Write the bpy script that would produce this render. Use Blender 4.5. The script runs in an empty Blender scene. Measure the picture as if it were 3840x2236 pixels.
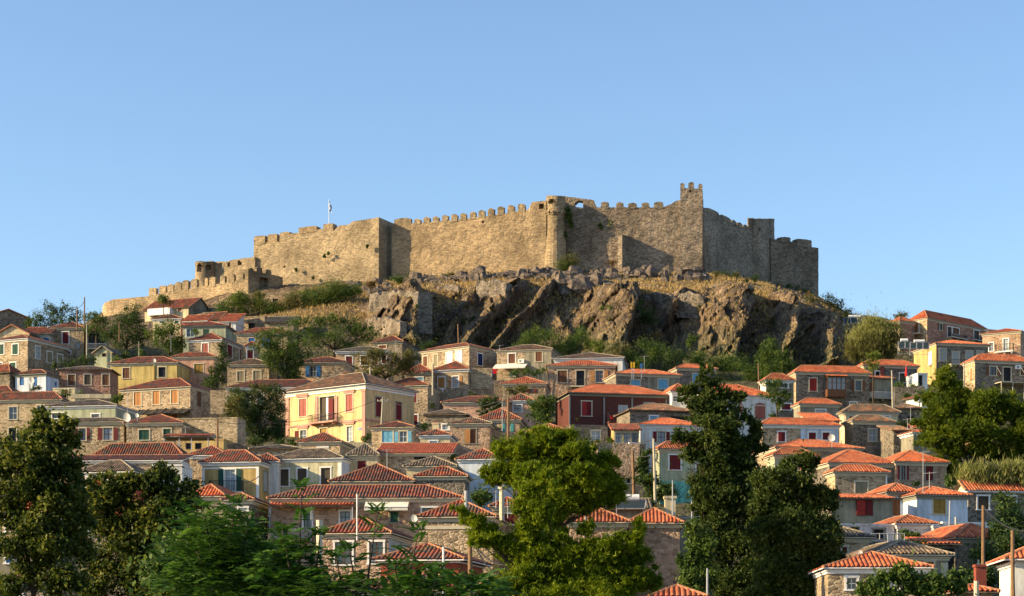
import bpy, math, random
import numpy as np
from mathutils import Vector, noise
random.seed(7); rng = np.random.default_rng(7)
R = math.radians
SC = bpy.context.scene
COL = SC.collection
# ------------------------------------------------------------ camera, sky, sun, exposure
FP = 7165.0; CX = 1920.0; HY = 2450.0          # focal length and eye level of the 3840 px wide photograph
cam = bpy.data.cameras.new('camera'); camo = bpy.data.objects.new('camera', cam); COL.objects.link(camo)
cam.sensor_width = 36; cam.lens = 36*FP/3840; cam.clip_end = 20000; cam.clip_start = .5
cam.shift_y = (HY-1118)/3840
camo.location = (0, 0, 0); camo.rotation_euler = (R(90), 0, 0)
SC.camera = camo
SUN_EL = 21; SUN_A = 10                        # elevation; degrees towards the camera from due left
W = bpy.data.worlds.new('World'); SC.world = W; W.use_nodes = True
nt = W.node_tree; bg = nt.nodes['Background']
sky = nt.nodes.new('ShaderNodeTexSky'); sky.sky_type = 'NISHITA'; sky.sun_disc = False
sky.sun_elevation = R(SUN_EL); sky.sun_rotation = R(270-SUN_A)
sky.altitude = 0; sky.air_density = 1.0; sky.dust_density = 0.6; sky.ozone_density = 3.0
nt.links.new(sky.outputs[0], bg.inputs[0]); bg.inputs[1].default_value = 0.112
sl = bpy.data.lights.new('sun', 'SUN'); sl.energy = 5.0; sl.angle = R(.5); sl.color = (1, .775, .44)
so = bpy.data.objects.new('sun', sl); COL.objects.link(so)
sd = Vector((-math.cos(R(SUN_A))*math.cos(R(SUN_EL)), -math.sin(R(SUN_A))*math.cos(R(SUN_EL)), math.sin(R(SUN_EL))))
so.rotation_euler = sd.to_track_quat('Z', 'Y').to_euler(); so.location = sd*300
SC.view_settings.view_transform = 'Standard'; SC.view_settings.look = 'None'
SC.view_settings.exposure = 1.06; SC.view_settings.gamma = 1
# ------------------------------------------------------------ pixel <-> place
S = 700/1834
TL = {'A': (0, 1130, S), 'B': (640, 1130, S), 'C': (1280, 1130, S), 'D': (1920, 1130, S), 'E': (2500, 1130, S), 'F': (3140, 1130, S),
      'G': (0, 1676, S), 'H': (640, 1676, S), 'I': (1280, 1676, S), 'J': (1920, 1676, S), 'K': (2500, 1676, S), 'L': (3140, 1676, S),
      'P': (0, 0, 1.), '1': (350, 660, 1100/2520), '2': (1350, 660, 1100/2305), '3': (2200, 660, 1100/2181)}
def px(t, x, y=0): o = TL[t]; return o[0]+x*o[2], o[1]+y*o[2]
def at(x, y, Y): return Vector(((x-CX)/FP*Y, Y, (HY-y)/FP*Y))
def FY(y): return float(np.interp(y, [1050, 1100, 1200, 1300, 1450, 1600, 1750, 1900, 2050, 2200, 2300], [375, 360, 322, 290, 250, 215, 180, 145, 118, 100, 90]))
# ------------------------------------------------------------ noise
def _h(i, j, k, s):
    n = (i*374761393 + j*668265263 + k*2147483647 + s*1274126177) & 0xffffffff
    n = ((n ^ (n >> 13))*1274126177) & 0xffffffff
    return ((n ^ (n >> 16)) & 0xffff)/65535.0
def vnoise(x, y, z, s=0):
    x, y, z = np.broadcast_arrays(np.asarray(x, float), np.asarray(y, float), np.asarray(z, float))
    i = np.floor(x).astype(np.int64); j = np.floor(y).astype(np.int64); k = np.floor(z).astype(np.int64)
    u = x-i; v = y-j; w = z-k
    u = u*u*(3-2*u); v = v*v*(3-2*v); w = w*w*(3-2*w)
    r = 0
    for a in (0, 1):
        for b in (0, 1):
            for c in (0, 1):
                r = r + _h(i+a, j+b, k+c, s)*(u if a else 1-u)*(v if b else 1-v)*(w if c else 1-w)
    return r*2-1
def fbm(x, y, z, o=4, s=0):
    r = 0; a = 1; t = 0
    for q in range(o):
        r = r + a*vnoise(x*2**q, y*2**q, z*2**q, s+q); t += a; a *= .5
    return r/t
# ------------------------------------------------------------ materials
def newmat(name):
    m = bpy.data.materials.new(name); m.use_nodes = True
    n = m.node_tree; b = n.nodes['Principled BSDF']; b.inputs['Roughness'].default_value = .85
    b.inputs['Specular IOR Level'].default_value = .25
    return m, n, b
def N(n, t, **k):
    x = n.nodes.new(t)
    for a, v in k.items(): setattr(x, a, v)
    return x
def ramp(n, fac, cols):
    r = N(n, 'ShaderNodeValToRGB'); e = r.color_ramp.elements
    while len(e) < len(cols): e.new(.5)
    for q, (p, c) in enumerate(cols): e[q].position = p; e[q].color = (*c, 1)
    n.links.new(fac, r.inputs[0]); return r.outputs[0]
def mixc(n, f, a, b, mode='MIX'):
    m = N(n, 'ShaderNodeMix', data_type='RGBA', blend_type=mode)
    for sock, v in ((m.inputs[0], f), (m.inputs[6], a), (m.inputs[7], b)):
        if isinstance(v, (int, float)): sock.default_value = v
        elif isinstance(v, tuple): sock.default_value = (*v, 1)
        else: n.links.new(v, sock)
    return m.outputs[2]
def mapping(n, sc, obj=False):
    t = N(n, 'ShaderNodeTexCoord'); mp = N(n, 'ShaderNodeMapping'); mp.inputs['Scale'].default_value = sc
    n.links.new(t.outputs['Object' if obj else 'UV'], mp.inputs[0]); return mp.outputs[0]
def tex(n, kind, vec, scale, **k):
    x = N(n, kind)
    n.links.new(vec, x.inputs['Vector']); x.inputs['Scale'].default_value = scale
    for a, v in k.items():
        if a in x.inputs: x.inputs[a].default_value = v
    return x
def bump(n, b, h, st, dist):
    u = N(n, 'ShaderNodeBump'); u.inputs['Strength'].default_value = st; u.inputs['Distance'].default_value = dist
    n.links.new(h, u.inputs['Height']); n.links.new(u.outputs[0], b.inputs['Normal'])
MATS = {}
def stone(name, c0, c1, c2, mortar, sx=2.7, sy=5.4, st=.7):
    m, n, b = newmat(name)
    base = mapping(n, (1, 1, 1)); ob = mapping(n, (1, 1, 1), True)
    w = tex(n, 'ShaderNodeTexNoise', base, 1.3); wv = mixc(n, .16 if 'castle' not in name else .07, base, w.outputs['Color'], 'ADD')
    mp = N(n, 'ShaderNodeMapping'); mp.inputs['Scale'].default_value = (sx, sy, 1); n.links.new(wv, mp.inputs[0])
    v = N(n, 'ShaderNodeTexVoronoi'); v.voronoi_dimensions = '2D'; n.links.new(mp.outputs[0], v.inputs['Vector']); v.inputs['Scale'].default_value = 1
    e = N(n, 'ShaderNodeTexVoronoi'); e.voronoi_dimensions = '2D'; e.feature = 'DISTANCE_TO_EDGE'; n.links.new(mp.outputs[0], e.inputs['Vector']); e.inputs['Scale'].default_value = 1
    sep = N(n, 'ShaderNodeSeparateColor'); n.links.new(v.outputs['Color'], sep.inputs[0])
    c = ramp(n, sep.outputs[0], [(0, c0), (.45, c1), (1, c2)])
    big = tex(n, 'ShaderNodeTexNoise', ob, .35 if 'castle' not in name else .16, Detail=7); bc = ramp(n, big.outputs[0], [(.32, (.5, .48, .45)), (.5, (.92, .9, .87)), (.66, (1.2, 1.16, 1.12))])
    c = mixc(n, 1., c, bc, 'MULTIPLY')
    fine = tex(n, 'ShaderNodeTexNoise', ob, 7., Detail=3); fc = ramp(n, fine.outputs[0], [(.3, (.78, .78, .78)), (.7, (1.12, 1.12, 1.12))])
    c = mixc(n, .8, c, fc, 'MULTIPLY')
    me = ramp(n, e.outputs['Distance'], [(.0, (1, 1, 1)), (.09, (0, 0, 0))])
    c = mixc(n, me, c, mortar)
    oi = N(n, 'ShaderNodeObjectInfo'); oc = ramp(n, oi.outputs['Random'], [(0, (.9, .88, .85)), (.5, (1, 1, 1)), (1, (1.07, 1.0, .93))])
    c = mixc(n, 1., c, oc, 'MULTIPLY')
    n.links.new(c, b.inputs['Base Color'])
    h = ramp(n, e.outputs['Distance'], [(0, (0, 0, 0)), (.18, (.8, .8, .8)), (.5, (1, 1, 1))])
    hh = mixc(n, .3, h, fine.outputs[0]); hh = mixc(n, .35, hh, sep.outputs[1]); bump(n, b, hh, st, .12)
    MATS[name] = m; return m
def plaster(name, c, stain=.25, rough=.9):
    m, n, b = newmat(name); ob = mapping(n, (1, 1, .45), True)
    a = tex(n, 'ShaderNodeTexNoise', ob, .8, Detail=6); ac = ramp(n, a.outputs[0], [(.3, (1-stain*1.5,)*3), (.62, (1.04,)*3)])
    st_ = tex(n, 'ShaderNodeTexNoise', mapping(n, (2.6, 2.6, .22), True), 1., Detail=5); sc_ = ramp(n, st_.outputs[0], [(.36, (.66, .64, .60)), (.56, (1,)*3)])
    a2 = tex(n, 'ShaderNodeTexNoise', ob, 5, Detail=4); a2c = ramp(n, a2.outputs[0], [(.35, (.9, .89, .87)), (.65, (1.03,)*3)])
    cc = mixc(n, 1., c, ac, 'MULTIPLY'); cc = mixc(n, 1., cc, a2c, 'MULTIPLY'); cc = mixc(n, .75, cc, sc_, 'MULTIPLY')
    n.links.new(cc, b.inputs['Base Color']); b.inputs['Roughness'].default_value = rough
    bump(n, b, a2.outputs[0], .25, .05); MATS[name] = m; return m
def plain(name, c, rough=.6, metal=0., var=.12):
    m, n, b = newmat(name); ob = mapping(n, (1, 1, 1), True)
    a = tex(n, 'ShaderNodeTexNoise', ob, 3.1, Detail=4); ac = ramp(n, a.outputs[0], [(.3, (1-var,)*3), (.7, (1+var*.4,)*3)])
    n.links.new(mixc(n, 1., c, ac, 'MULTIPLY'), b.inputs['Base Color']); b.inputs['Roughness'].default_value = rough; b.inputs['Metallic'].default_value = metal
    MATS[name] = m; return m
def slats(name, c, rough=.6, f=13., axis=1, st=.6):
    m, n, b = newmat(name); uv = mapping(n, (1, 1, 1)); ob = mapping(n, (1, 1, 1), True)
    sp = N(n, 'ShaderNodeSeparateXYZ'); n.links.new(uv, sp.inputs[0])
    mu = N(n, 'ShaderNodeMath', operation='MULTIPLY'); n.links.new(sp.outputs[axis], mu.inputs[0]); mu.inputs[1].default_value = f
    fr = N(n, 'ShaderNodeMath', operation='FRACT'); n.links.new(mu.outputs[0], fr.inputs[0])
    a = tex(n, 'ShaderNodeTexNoise', ob, 4, Detail=4); ac = ramp(n, a.outputs[0], [(.3, (.78,)*3), (.7, (1.08,)*3)])
    n.links.new(mixc(n, 1., c, ac, 'MULTIPLY'), b.inputs['Base Color']); b.inputs['Roughness'].default_value = rough
    bump(n, b, fr.outputs[0], st, .03); MATS[name] = m; return m
def tiles(name, cols, moss=0., hl=1.):
    m, n, b = newmat(name); uv = mapping(n, (4, 2.6, 1)); ob = mapping(n, (1, 1, 1), True)
    v = N(n, 'ShaderNodeVectorMath', operation='FLOOR'); n.links.new(uv, v.inputs[0])
    wn = N(n, 'ShaderNodeTexWhiteNoise'); wn.noise_dimensions = '2D'; n.links.new(v.outputs[0], wn.inputs['Vector'])
    c = ramp(n, wn.outputs['Value'], [(q/(len(cols)-1), k) for q, k in enumerate(cols)])
    big = tex(n, 'ShaderNodeTexNoise', ob, .6, Detail=6); bc = ramp(n, big.outputs[0], [(.3, (.72, .7, .68)), (.7, (1.1, 1.05, 1.0))])
    c = mixc(n, 1., c, bc, 'MULTIPLY')
    if moss:
        g = tex(n, 'ShaderNodeTexNoise', ob, 1.6, Detail=7); gf = ramp(n, g.outputs[0], [(.5-moss*.3, (0,)*3), (.62, (1,)*3)])
        c = mixc(n, gf, c, (.085, .075, .055))
    li = tex(n, 'ShaderNodeTexNoise', ob, 2.4, Detail=8); lf = ramp(n, li.outputs[0], [(.55, (0,)*3), (.66, (.55,)*3)]); c = mixc(n, lf, c, (.24, .17, .11))
    oi = N(n, 'ShaderNodeObjectInfo'); oc = ramp(n, oi.outputs['Random'], [(0, (.68, .74, .78)), (.5, (1, 1, 1)), (1, (1.12, 1.0, .9))])
    c = mixc(n, 1., c, oc, 'MULTIPLY'); n.links.new(c, b.inputs['Base Color']); b.inputs['Roughness'].default_value = .75
    fr = N(n, 'ShaderNodeVectorMath', operation='FRACTION'); n.links.new(uv, fr.inputs[0]); sp = N(n, 'ShaderNodeSeparateXYZ'); n.links.new(fr.outputs[0], sp.inputs[0])
    bump(n, b, sp.outputs[1], .5, .06)
    MATS[name] = m; return m
def leafmat(name, c0, c1, c2, tr=.35, ns=.5):
    m, n, b = newmat(name); g = N(n, 'ShaderNodeNewGeometry'); ob = mapping(n, (1, 1, 1), True)
    a = tex(n, 'ShaderNodeTexNoise', ob, ns, Detail=4)
    mm = N(n, 'ShaderNodeMath', operation='MULTIPLY_ADD'); n.links.new(g.outputs['Random Per Island'], mm.inputs[0]); mm.inputs[1].default_value = .55
    su = N(n, 'ShaderNodeMath', operation='SUBTRACT'); n.links.new(a.outputs[0], su.inputs[0]); su.inputs[1].default_value = .27
    n.links.new(su.outputs[0], mm.inputs[2])
    c = ramp(n, mm.outputs[0], [(.1, c0), (.5, c1), (.92, c2)])
    n.links.new(c, b.inputs['Base Color']); b.inputs['Roughness'].default_value = .6
    t = N(n, 'ShaderNodeBsdfTranslucent'); n.links.new(c, t.inputs[0])
    mx = N(n, 'ShaderNodeMixShader'); mx.inputs[0].default_value = tr
    n.links.new(b.outputs[0], mx.inputs[1]); n.links.new(t.outputs[0], mx.inputs[2]); n.links.new(mx.outputs[0], n.nodes['Material Output'].inputs[0])
    MATS[name] = m; return m
MO = (.40, .34, .25)
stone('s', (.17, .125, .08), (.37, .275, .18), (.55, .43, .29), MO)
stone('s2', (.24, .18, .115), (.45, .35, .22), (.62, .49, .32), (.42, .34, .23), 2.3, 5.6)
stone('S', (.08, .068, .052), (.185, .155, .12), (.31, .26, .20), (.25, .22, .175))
stone('Sn', (.08, .07, .058), (.19, .16, .13), (.31, .26, .21), (.31, .27, .22), 2.8, 4.2, .9)  # darker stone; on right-hand fronts its tone includes painted shade
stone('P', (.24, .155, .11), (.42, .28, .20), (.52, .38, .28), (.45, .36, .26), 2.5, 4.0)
stone('P2', (.24, .12, .085), (.38, .20, .145), (.46, .28, .22), (.36, .26, .2), 2, 4)
stone('castle2', (.13, .105, .08), (.24, .195, .145), (.37, .30, .225), (.20, .165, .125), 1.9, 4.4, .8)  # greyer masonry of the right wings, with some of their shade in the colour
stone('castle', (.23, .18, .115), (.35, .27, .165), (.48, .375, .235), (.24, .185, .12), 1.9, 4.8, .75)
plaster('y', (.60, .46, .17)); plaster('yy', (.66, .50, .25), .12); plaster('c', (.66, .56, .36)); plaster('c2', (.58, .54, .36))
plaster('w', (.74, .73, .70), .14); plaster('k', (.60, .36, .26)); plaster('e', (.30, .27, .20), .35); plaster('m', (.42, .45, .31)); plaster('l', (.48, .47, .42))
plaster('o', (.52, .37, .15)); plaster('rr', (.52, .11, .06)); plaster('t', (.17, .52, .47)); plaster('pk', (.56, .30, .24), .15)
plaster('wb', (.60, .66, .76), .18)  # bluish white; on the right-hand white houses the blue is painted shade
slats('r', (.105, .032, .024), .7, 7.); slats('b', (.30, .065, .03), .65, 6.)
for k, c in dict(W=(.78, .76, .72), C=(.55, .48, .35), G=(.26, .25, .20), k=(.012, .014, .018), iron=(.03, .03, .03), steel=(.35, .36, .37), grey=(.28, .27, .25)).items(): plain('t'+k, c)
for k, c in dict(m=(.16, .018, .022), r=(.36, .03, .025), p=(.38, .12, .09), w=(.50, .23, .08), n=(.17, .07, .035), g=(.02, .085, .06), b=(.03, .16, .42), l=(.16, .42, .62), t=(.07, .38, .35),
                 W=(.75, .76, .76), y=(.36, .22, .05), G=(.30, .25, .16), k=(.03, .025, .02), S=(.40, .42, .42), d=(.09, .07, .05), B=(.012, .03, .12)).items(): slats('h'+k, c)
tiles('R', [(.33, .075, .032), (.50, .125, .048), (.58, .20, .09), (.25, .06, .032)])
tiles('O', [(.21, .05, .03), (.33, .078, .04), (.42, .14, .075), (.15, .045, .03)], .18)
tiles('B', [(.18, .085, .05), (.36, .15, .08), (.44, .26, .15), (.14, .09, .06)], .4)
tiles('K', [(.15, .11, .08), (.27, .20, .14), (.38, .30, .22), (.12, .09, .07)], .55)
plain('cap', (.42, .19, .10), .85, 0, .35); plain('capK', (.34, .28, .2), .9, 0, .35); plain('soffit', (.18, .13, .09), .9)
m, n, b = newmat('glass'); b.inputs['Base Color'].default_value = (.035, .045, .055, 1); b.inputs['Roughness'].default_value = .08; b.inputs['Specular IOR Level'].default_value = .7; MATS['glass'] = m
m, n, b = newmat('curtain'); b.inputs['Base Color'].default_value = (.30, .34, .36, 1); b.inputs['Roughness'].default_value = .25; MATS['curtain'] = m
plain('wood_pole', (.22, .13, .07), .9, 0, .3); plain('pale_pole', (.42, .38, .28), .9, 0, .2)
plain('bark', (.075, .055, .04), .95, 0, .3); plain('awning', (.72, .68, .58), .8); plain('tank', (.72, .72, .70), .4); plain('panel', (.035, .05, .055), .3, .1)
plain('redp', (.6, .02, .02), .5); plain('brick', (.25, .06, .04), .8); plain('blue', (.05, .16, .5)); plain('dishm', (.62, .62, .60), .5); plain('yellowp', (.7, .42, .03))
leafmat('lf_dark', (.014, .030, .008), (.042, .080, .016), (.12, .16, .028), .35)
leafmat('lf_mid', (.022, .048, .009), (.07, .125, .02), (.18, .22, .035), .4)
leafmat('lf_lite', (.04, .07, .01), (.12, .17, .022), (.27, .28, .04), .4)
leafmat('lf_olive', (.045, .055, .014), (.12, .12, .03), (.24, .20, .05), .35)
leafmat('lf_front', (.014, .028, .005), (.055, .085, .010), (.26, .25, .035), .45, .8)
leafmat('lf_pinn', (.014, .055, .008), (.040, .105, .012), (.13, .23, .028), .45, .7)
leafmat('lf_pine', (.04, .07, .003), (.12, .18, .004), (.36, .40, .012), .4, .6)
leafmat('lf_pine2', (.022, .05, .004), (.085, .13, .006), (.26, .29, .015), .35, .5)
leafmat('lf_cyp', (.012, .028, .006), (.045, .078, .012), (.15, .17, .026), .25, .8)
leafmat('lf_rust', (.08, .045, .012), (.17, .10, .03), (.3, .19, .06), .3)
leafmat('straw', (.22, .14, .05), (.42, .29, .11), (.58, .42, .18), .2, 1.)
leafmat('reed', (.08, .10, .02), (.24, .25, .06), (.44, .40, .15), .3, 1.)
# ------------------------------------------------------------ mesh builder
class MB:
    def __init__(s): s.v = []; s.f = []; s.uv = []; s.mi = []; s.mats = []
    def m(s, name):
        if name not in s.mats: s.mats.append(name)
        return s.mats.index(name)
    def face(s, pts, mat, uvs=None, n0=None):
        i = len(s.v); s.v += [tuple(p) for p in pts]; s.f.append(tuple(range(i, i+len(pts)))); s.mi.append(s.m(mat))
        if uvs is None:
            a = Vector(pts[1])-Vector(pts[0]); nn = a.cross(Vector(pts[2])-Vector(pts[0]))
            if nn.length > 1e-9: nn.normalize()
            if abs(nn.z) > .7: uvs = [(p[0], p[1]) for p in pts]
            elif abs(nn.x) > abs(nn.y): uvs = [(p[1], p[2]) for p in pts]
            else: uvs = [(p[0], p[2]) for p in pts]
        s.uv += uvs
    def box(s, x0, y0, z0, x1, y1, z1, mat):
        p = [(x0, y0, z0), (x1, y0, z0), (x1, y1, z0), (x0, y1, z0), (x0, y0, z1), (x1, y0, z1), (x1, y1, z1), (x0, y1, z1)]
        for q in ((3, 2, 1, 0), (4, 5, 6, 7), (0, 1, 5, 4), (1, 2, 6, 5), (2, 3, 7, 6), (3, 0, 4, 7)): s.face([p[k] for k in q], mat)
    def tube(s, a, b, r0, r1, mat, n=6, cap=True):
        a = Vector(a); b = Vector(b); d = (b-a); L = d.length
        if L < 1e-6: return
        d /= L; u = d.orthogonal().normalized(); w = d.cross(u)
        A = [a+(u*math.cos(t)+w*math.sin(t))*r0 for t in [2*math.pi*k/n for k in range(n)]]
        B = [b+(u*math.cos(t)+w*math.sin(t))*r1 for t in [2*math.pi*k/n for k in range(n)]]
        for k in range(n):
            q = (k+1) % n; s.face([A[k], A[q], B[q], B[k]], mat, [(k*.2, 0), (k*.2+.2, 0), (k*.2+.2, L), (k*.2, L)])
        if cap: s.face(B, mat); s.face(A[::-1], mat)
    def build(s, name, parent=None, smooth=False):
        me = bpy.data.meshes.new(name); me.from_pydata(s.v, [], s.f)
        for k in s.mats: me.materials.append(MATS[k])
        me.polygons.foreach_set('material_index', s.mi)
        ul = me.uv_layers.new(name='UVMap'); ul.data.foreach_set('uv', np.array(s.uv, float).ravel())
        if smooth: me.polygons.foreach_set('use_smooth', [True]*len(s.f))
        me.update(); o = bpy.data.objects.new(name, me); COL.objects.link(o)
        if parent: o.parent = parent
        return o
def tag(o, label, cat, group=None, kind=None):
    if kind: o['kind'] = kind
    if label: o['label'] = label
    if cat: o['category'] = cat
    if group: o['group'] = group
    return o
def empty(name, loc, rz=0):
    o = bpy.data.objects.new(name, None); COL.objects.link(o); o.location = loc; o.rotation_euler = (0, 0, rz); o.empty_display_size = .5; return o
# ------------------------------------------------------------ terrain heights
TZ = ([0, 60, 85, 100, 118, 145, 180, 215, 250, 290, 314], [-1.7, -3.5, -3, -1.5, 1.4, 5.3, 11.8, 19.8, 28.5, 40, 46.5])
HC = {-900: [(330, 1335), (345, 1320), (365, 1330)],
      0: [(322, 1310), (345, 1255), (365, 1240)],
      400: [(322, 1300), (345, 1240), (378, 1198), (387, 1190), (391, 1165), (405, 1165)],
      900: [(322, 1290), (340, 1215), (362, 1150), (370, 1128), (374, 1090), (400, 1085)],
      1250: [(320, 1290), (333, 1190), (352, 1105), (368, 1062), (392, 1060)],
      1430: [(319, 1330), (333, 1200), (350, 1110), (366, 1060), (392, 1055)],
      1570: [(318, 1350), (327, 1270), (342, 1100), (352, 1070), (372, 1040), (392, 1040)],
      1800: [(318, 1380), (327, 1280), (341, 1090), (347, 1060), (366, 1025), (392, 1020)],
      2150: [(318, 1385), (326, 1280), (339, 1090), (346, 1050), (362, 1020), (392, 1015)],
      2330: [(318, 1390), (325, 1270), (332, 1140), (338, 1090), (347, 1066), (356, 1040), (366, 1020), (392, 1015)],
      2700: [(317, 1395), (323, 1300), (331, 1145), (337, 1092), (347, 1066), (358, 1044), (370, 1020), (392, 1020)],
      2880: [(318, 1395), (326, 1285), (338, 1120), (350, 1078), (375, 1065), (395, 1060)],
      3060: [(322, 1385), (332, 1280), (347, 1150), (372, 1112), (395, 1108)],
      3190: [(324, 1340), (338, 1240), (352, 1195), (372, 1180), (395, 1185)],
      3400: [(324, 1300), (340, 1235), (355, 1212), (385, 1210)],
      3840: [(324, 1310), (345, 1260), (365, 1255), (385, 1258)],
      4700: [(330, 1335), (345, 1320), (365, 1330)]}
YG = np.concatenate([np.arange(0, 60, 6.), np.arange(60, 314, 1.6), np.arange(314, 352, .42), np.arange(352, 405, .8), np.arange(405, 700, 12.), [760, 860]])
_cx = sorted(HC); _cols = []
for x in _cx:
    pt = HC[x]; ys = TZ[0]+[p[0] for p in pt]+[pt[-1][0]+50, 700, 2000]; zl = (HY-pt[-1][1])/FP*pt[-1][0]
    zs = TZ[1]+[(HY-p[1])/FP*p[0] for p in pt]+[zl-6, -4, -6]
    _cols.append(np.interp(YG, ys, zs))
_cols = np.array(_cols)
def tcol(xp):
    k = int(np.clip(np.searchsorted(_cx, xp)-1, 0, len(_cx)-2)); t = min(max((xp-_cx[k])/(_cx[k+1]-_cx[k]), 0), 1)
    return _cols[k]*(1-t)+_cols[k+1]*t
def terr(X, Y):
    Y = max(Y, 1); return float(np.interp(Y, YG, tcol(CX+FP*X/Y)))
CARVE = []
# ------------------------------------------------------------ houses
def wall_panel(mb, o, d, inn, L, z0, z1, holes, mat, depth=.22, c=None):
    """rectangular wall from point o along d, z0..z1, with holes (u0,u1,za,zb) and their reveals"""
    us = sorted({0, L, *[h[0] for h in holes], *[h[1] for h in holes]}); zs = sorted({z0, z1, *[h[2] for h in holes], *[h[3] for h in holes]})
    P = lambda u, z, k=0: (o[0]+d[0]*u+inn[0]*k, o[1]+d[1]*u+inn[1]*k, z)
    off = o[0]*.37+o[1]*.61
    for a, b in zip(us, us[1:]):
        for p, q in zip(zs, zs[1:]):
            um, zm = (a+b)/2, (p+q)/2
            if any(h[0] < um < h[1] and h[2] < zm < h[3] for h in holes): continue
            mb.face([P(a, p), P(b, p), P(b, q), P(a, q)], mat, [(a+off, p), (b+off, p), (b+off, q), (a+off, q)])
    for h in holes:
        a, b, p, q = h
        for e, g in (((a, p), (b, p)), ((b, p), (b, q)), ((b, q), (a, q)), ((a, q), (a, p))):
            mb.face([P(*e), P(*e, depth), P(*g, depth), P(*g)], mat)
def clipv(poly, u):
    lo, hi = 1e9, -1e9
    for (a, b), (c, d) in zip(poly, poly[1:]+poly[:1]):
        if min(a, c)-1e-6 <= u <= max(a, c)+1e-6:
            if abs(a-c) < 1e-6: vs = (b, d)
            else: vs = (b+(d-b)*(u-a)/(c-a),)
            lo = min(lo, *vs); hi = max(hi, *vs)
    return lo, hi
def tile_facet(mb, poly, mat, per=.26, amp=.065, ph=0.):
    """poly: 3-d points, first edge is the eave; rows of barrel tiles run up the slope"""
    P = [Vector(p) for p in poly]; U = (P[1]-P[0]).normalized(); Nn = U.cross(P[2]-P[0]).normalized()
    if Nn.z < 0: Nn = -Nn
    V = Nn.cross(U); 
    if V.dot(P[2]-P[0]) < 0: V = -V
    q = [((p-P[0]).dot(U), (p-P[0]).dot(V)) for p in P]
    u0 = min(a for a, _ in q); u1 = max(a for a, _ in q); n = max(2, int(round((u1-u0)/per)))
    mb.face([p+Nn*.005 for p in P], mat, [(a+ph, b) for a, b in q])
    prof = [(0, 0), (.12, .75), (.35, 1.), (.65, 1.), (.88, .75), (1, 0)] if per > .2 else [(0, 0), (.5, 1), (1, 0)]
    w = (u1-u0)/n*.78; g = (u1-u0)/n
    for k in range(n):
        s = u0+k*g+g*.11; a1 = amp*random.uniform(.85, 1.12); jit = random.uniform(-.05, .05); last = None
        for t, hh in prof:
            u = s+t*w; lo, hi = clipv(q, u)
            if hi-lo < .02: last = None; continue
            lo += jit; a = P[0]+U*u+V*lo+Nn*(.01+a1*hh); b = P[0]+U*u+V*hi+Nn*(.01+a1*hh)
            cur = (a, b, u, lo, hi)
            if last: 
                kk = (k+.5)/4.; 
                mb.face([last[0], a, b, last[1]], mat, [(kk-.05+ph, last[3]), (kk+.05+ph, lo), (kk+.05+ph, hi), (kk-.05+ph, last[4])])
            last = cur
def cap_line(mb, a, b, mat, r=.095):
    a = Vector(a); b = Vector(b); L = (b-a).length
    if L < .1: return
    n = max(1, int(L/.42)); up = Vector((0, 0, .035))
    for k in range(n):
        p = a+(b-a)*(k/n)+up; q = a+(b-a)*((k+1.08)/n)+up
        mb.tube(p, q, r*1.08, r*.9, mat, 6, True)
class House: pass
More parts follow.
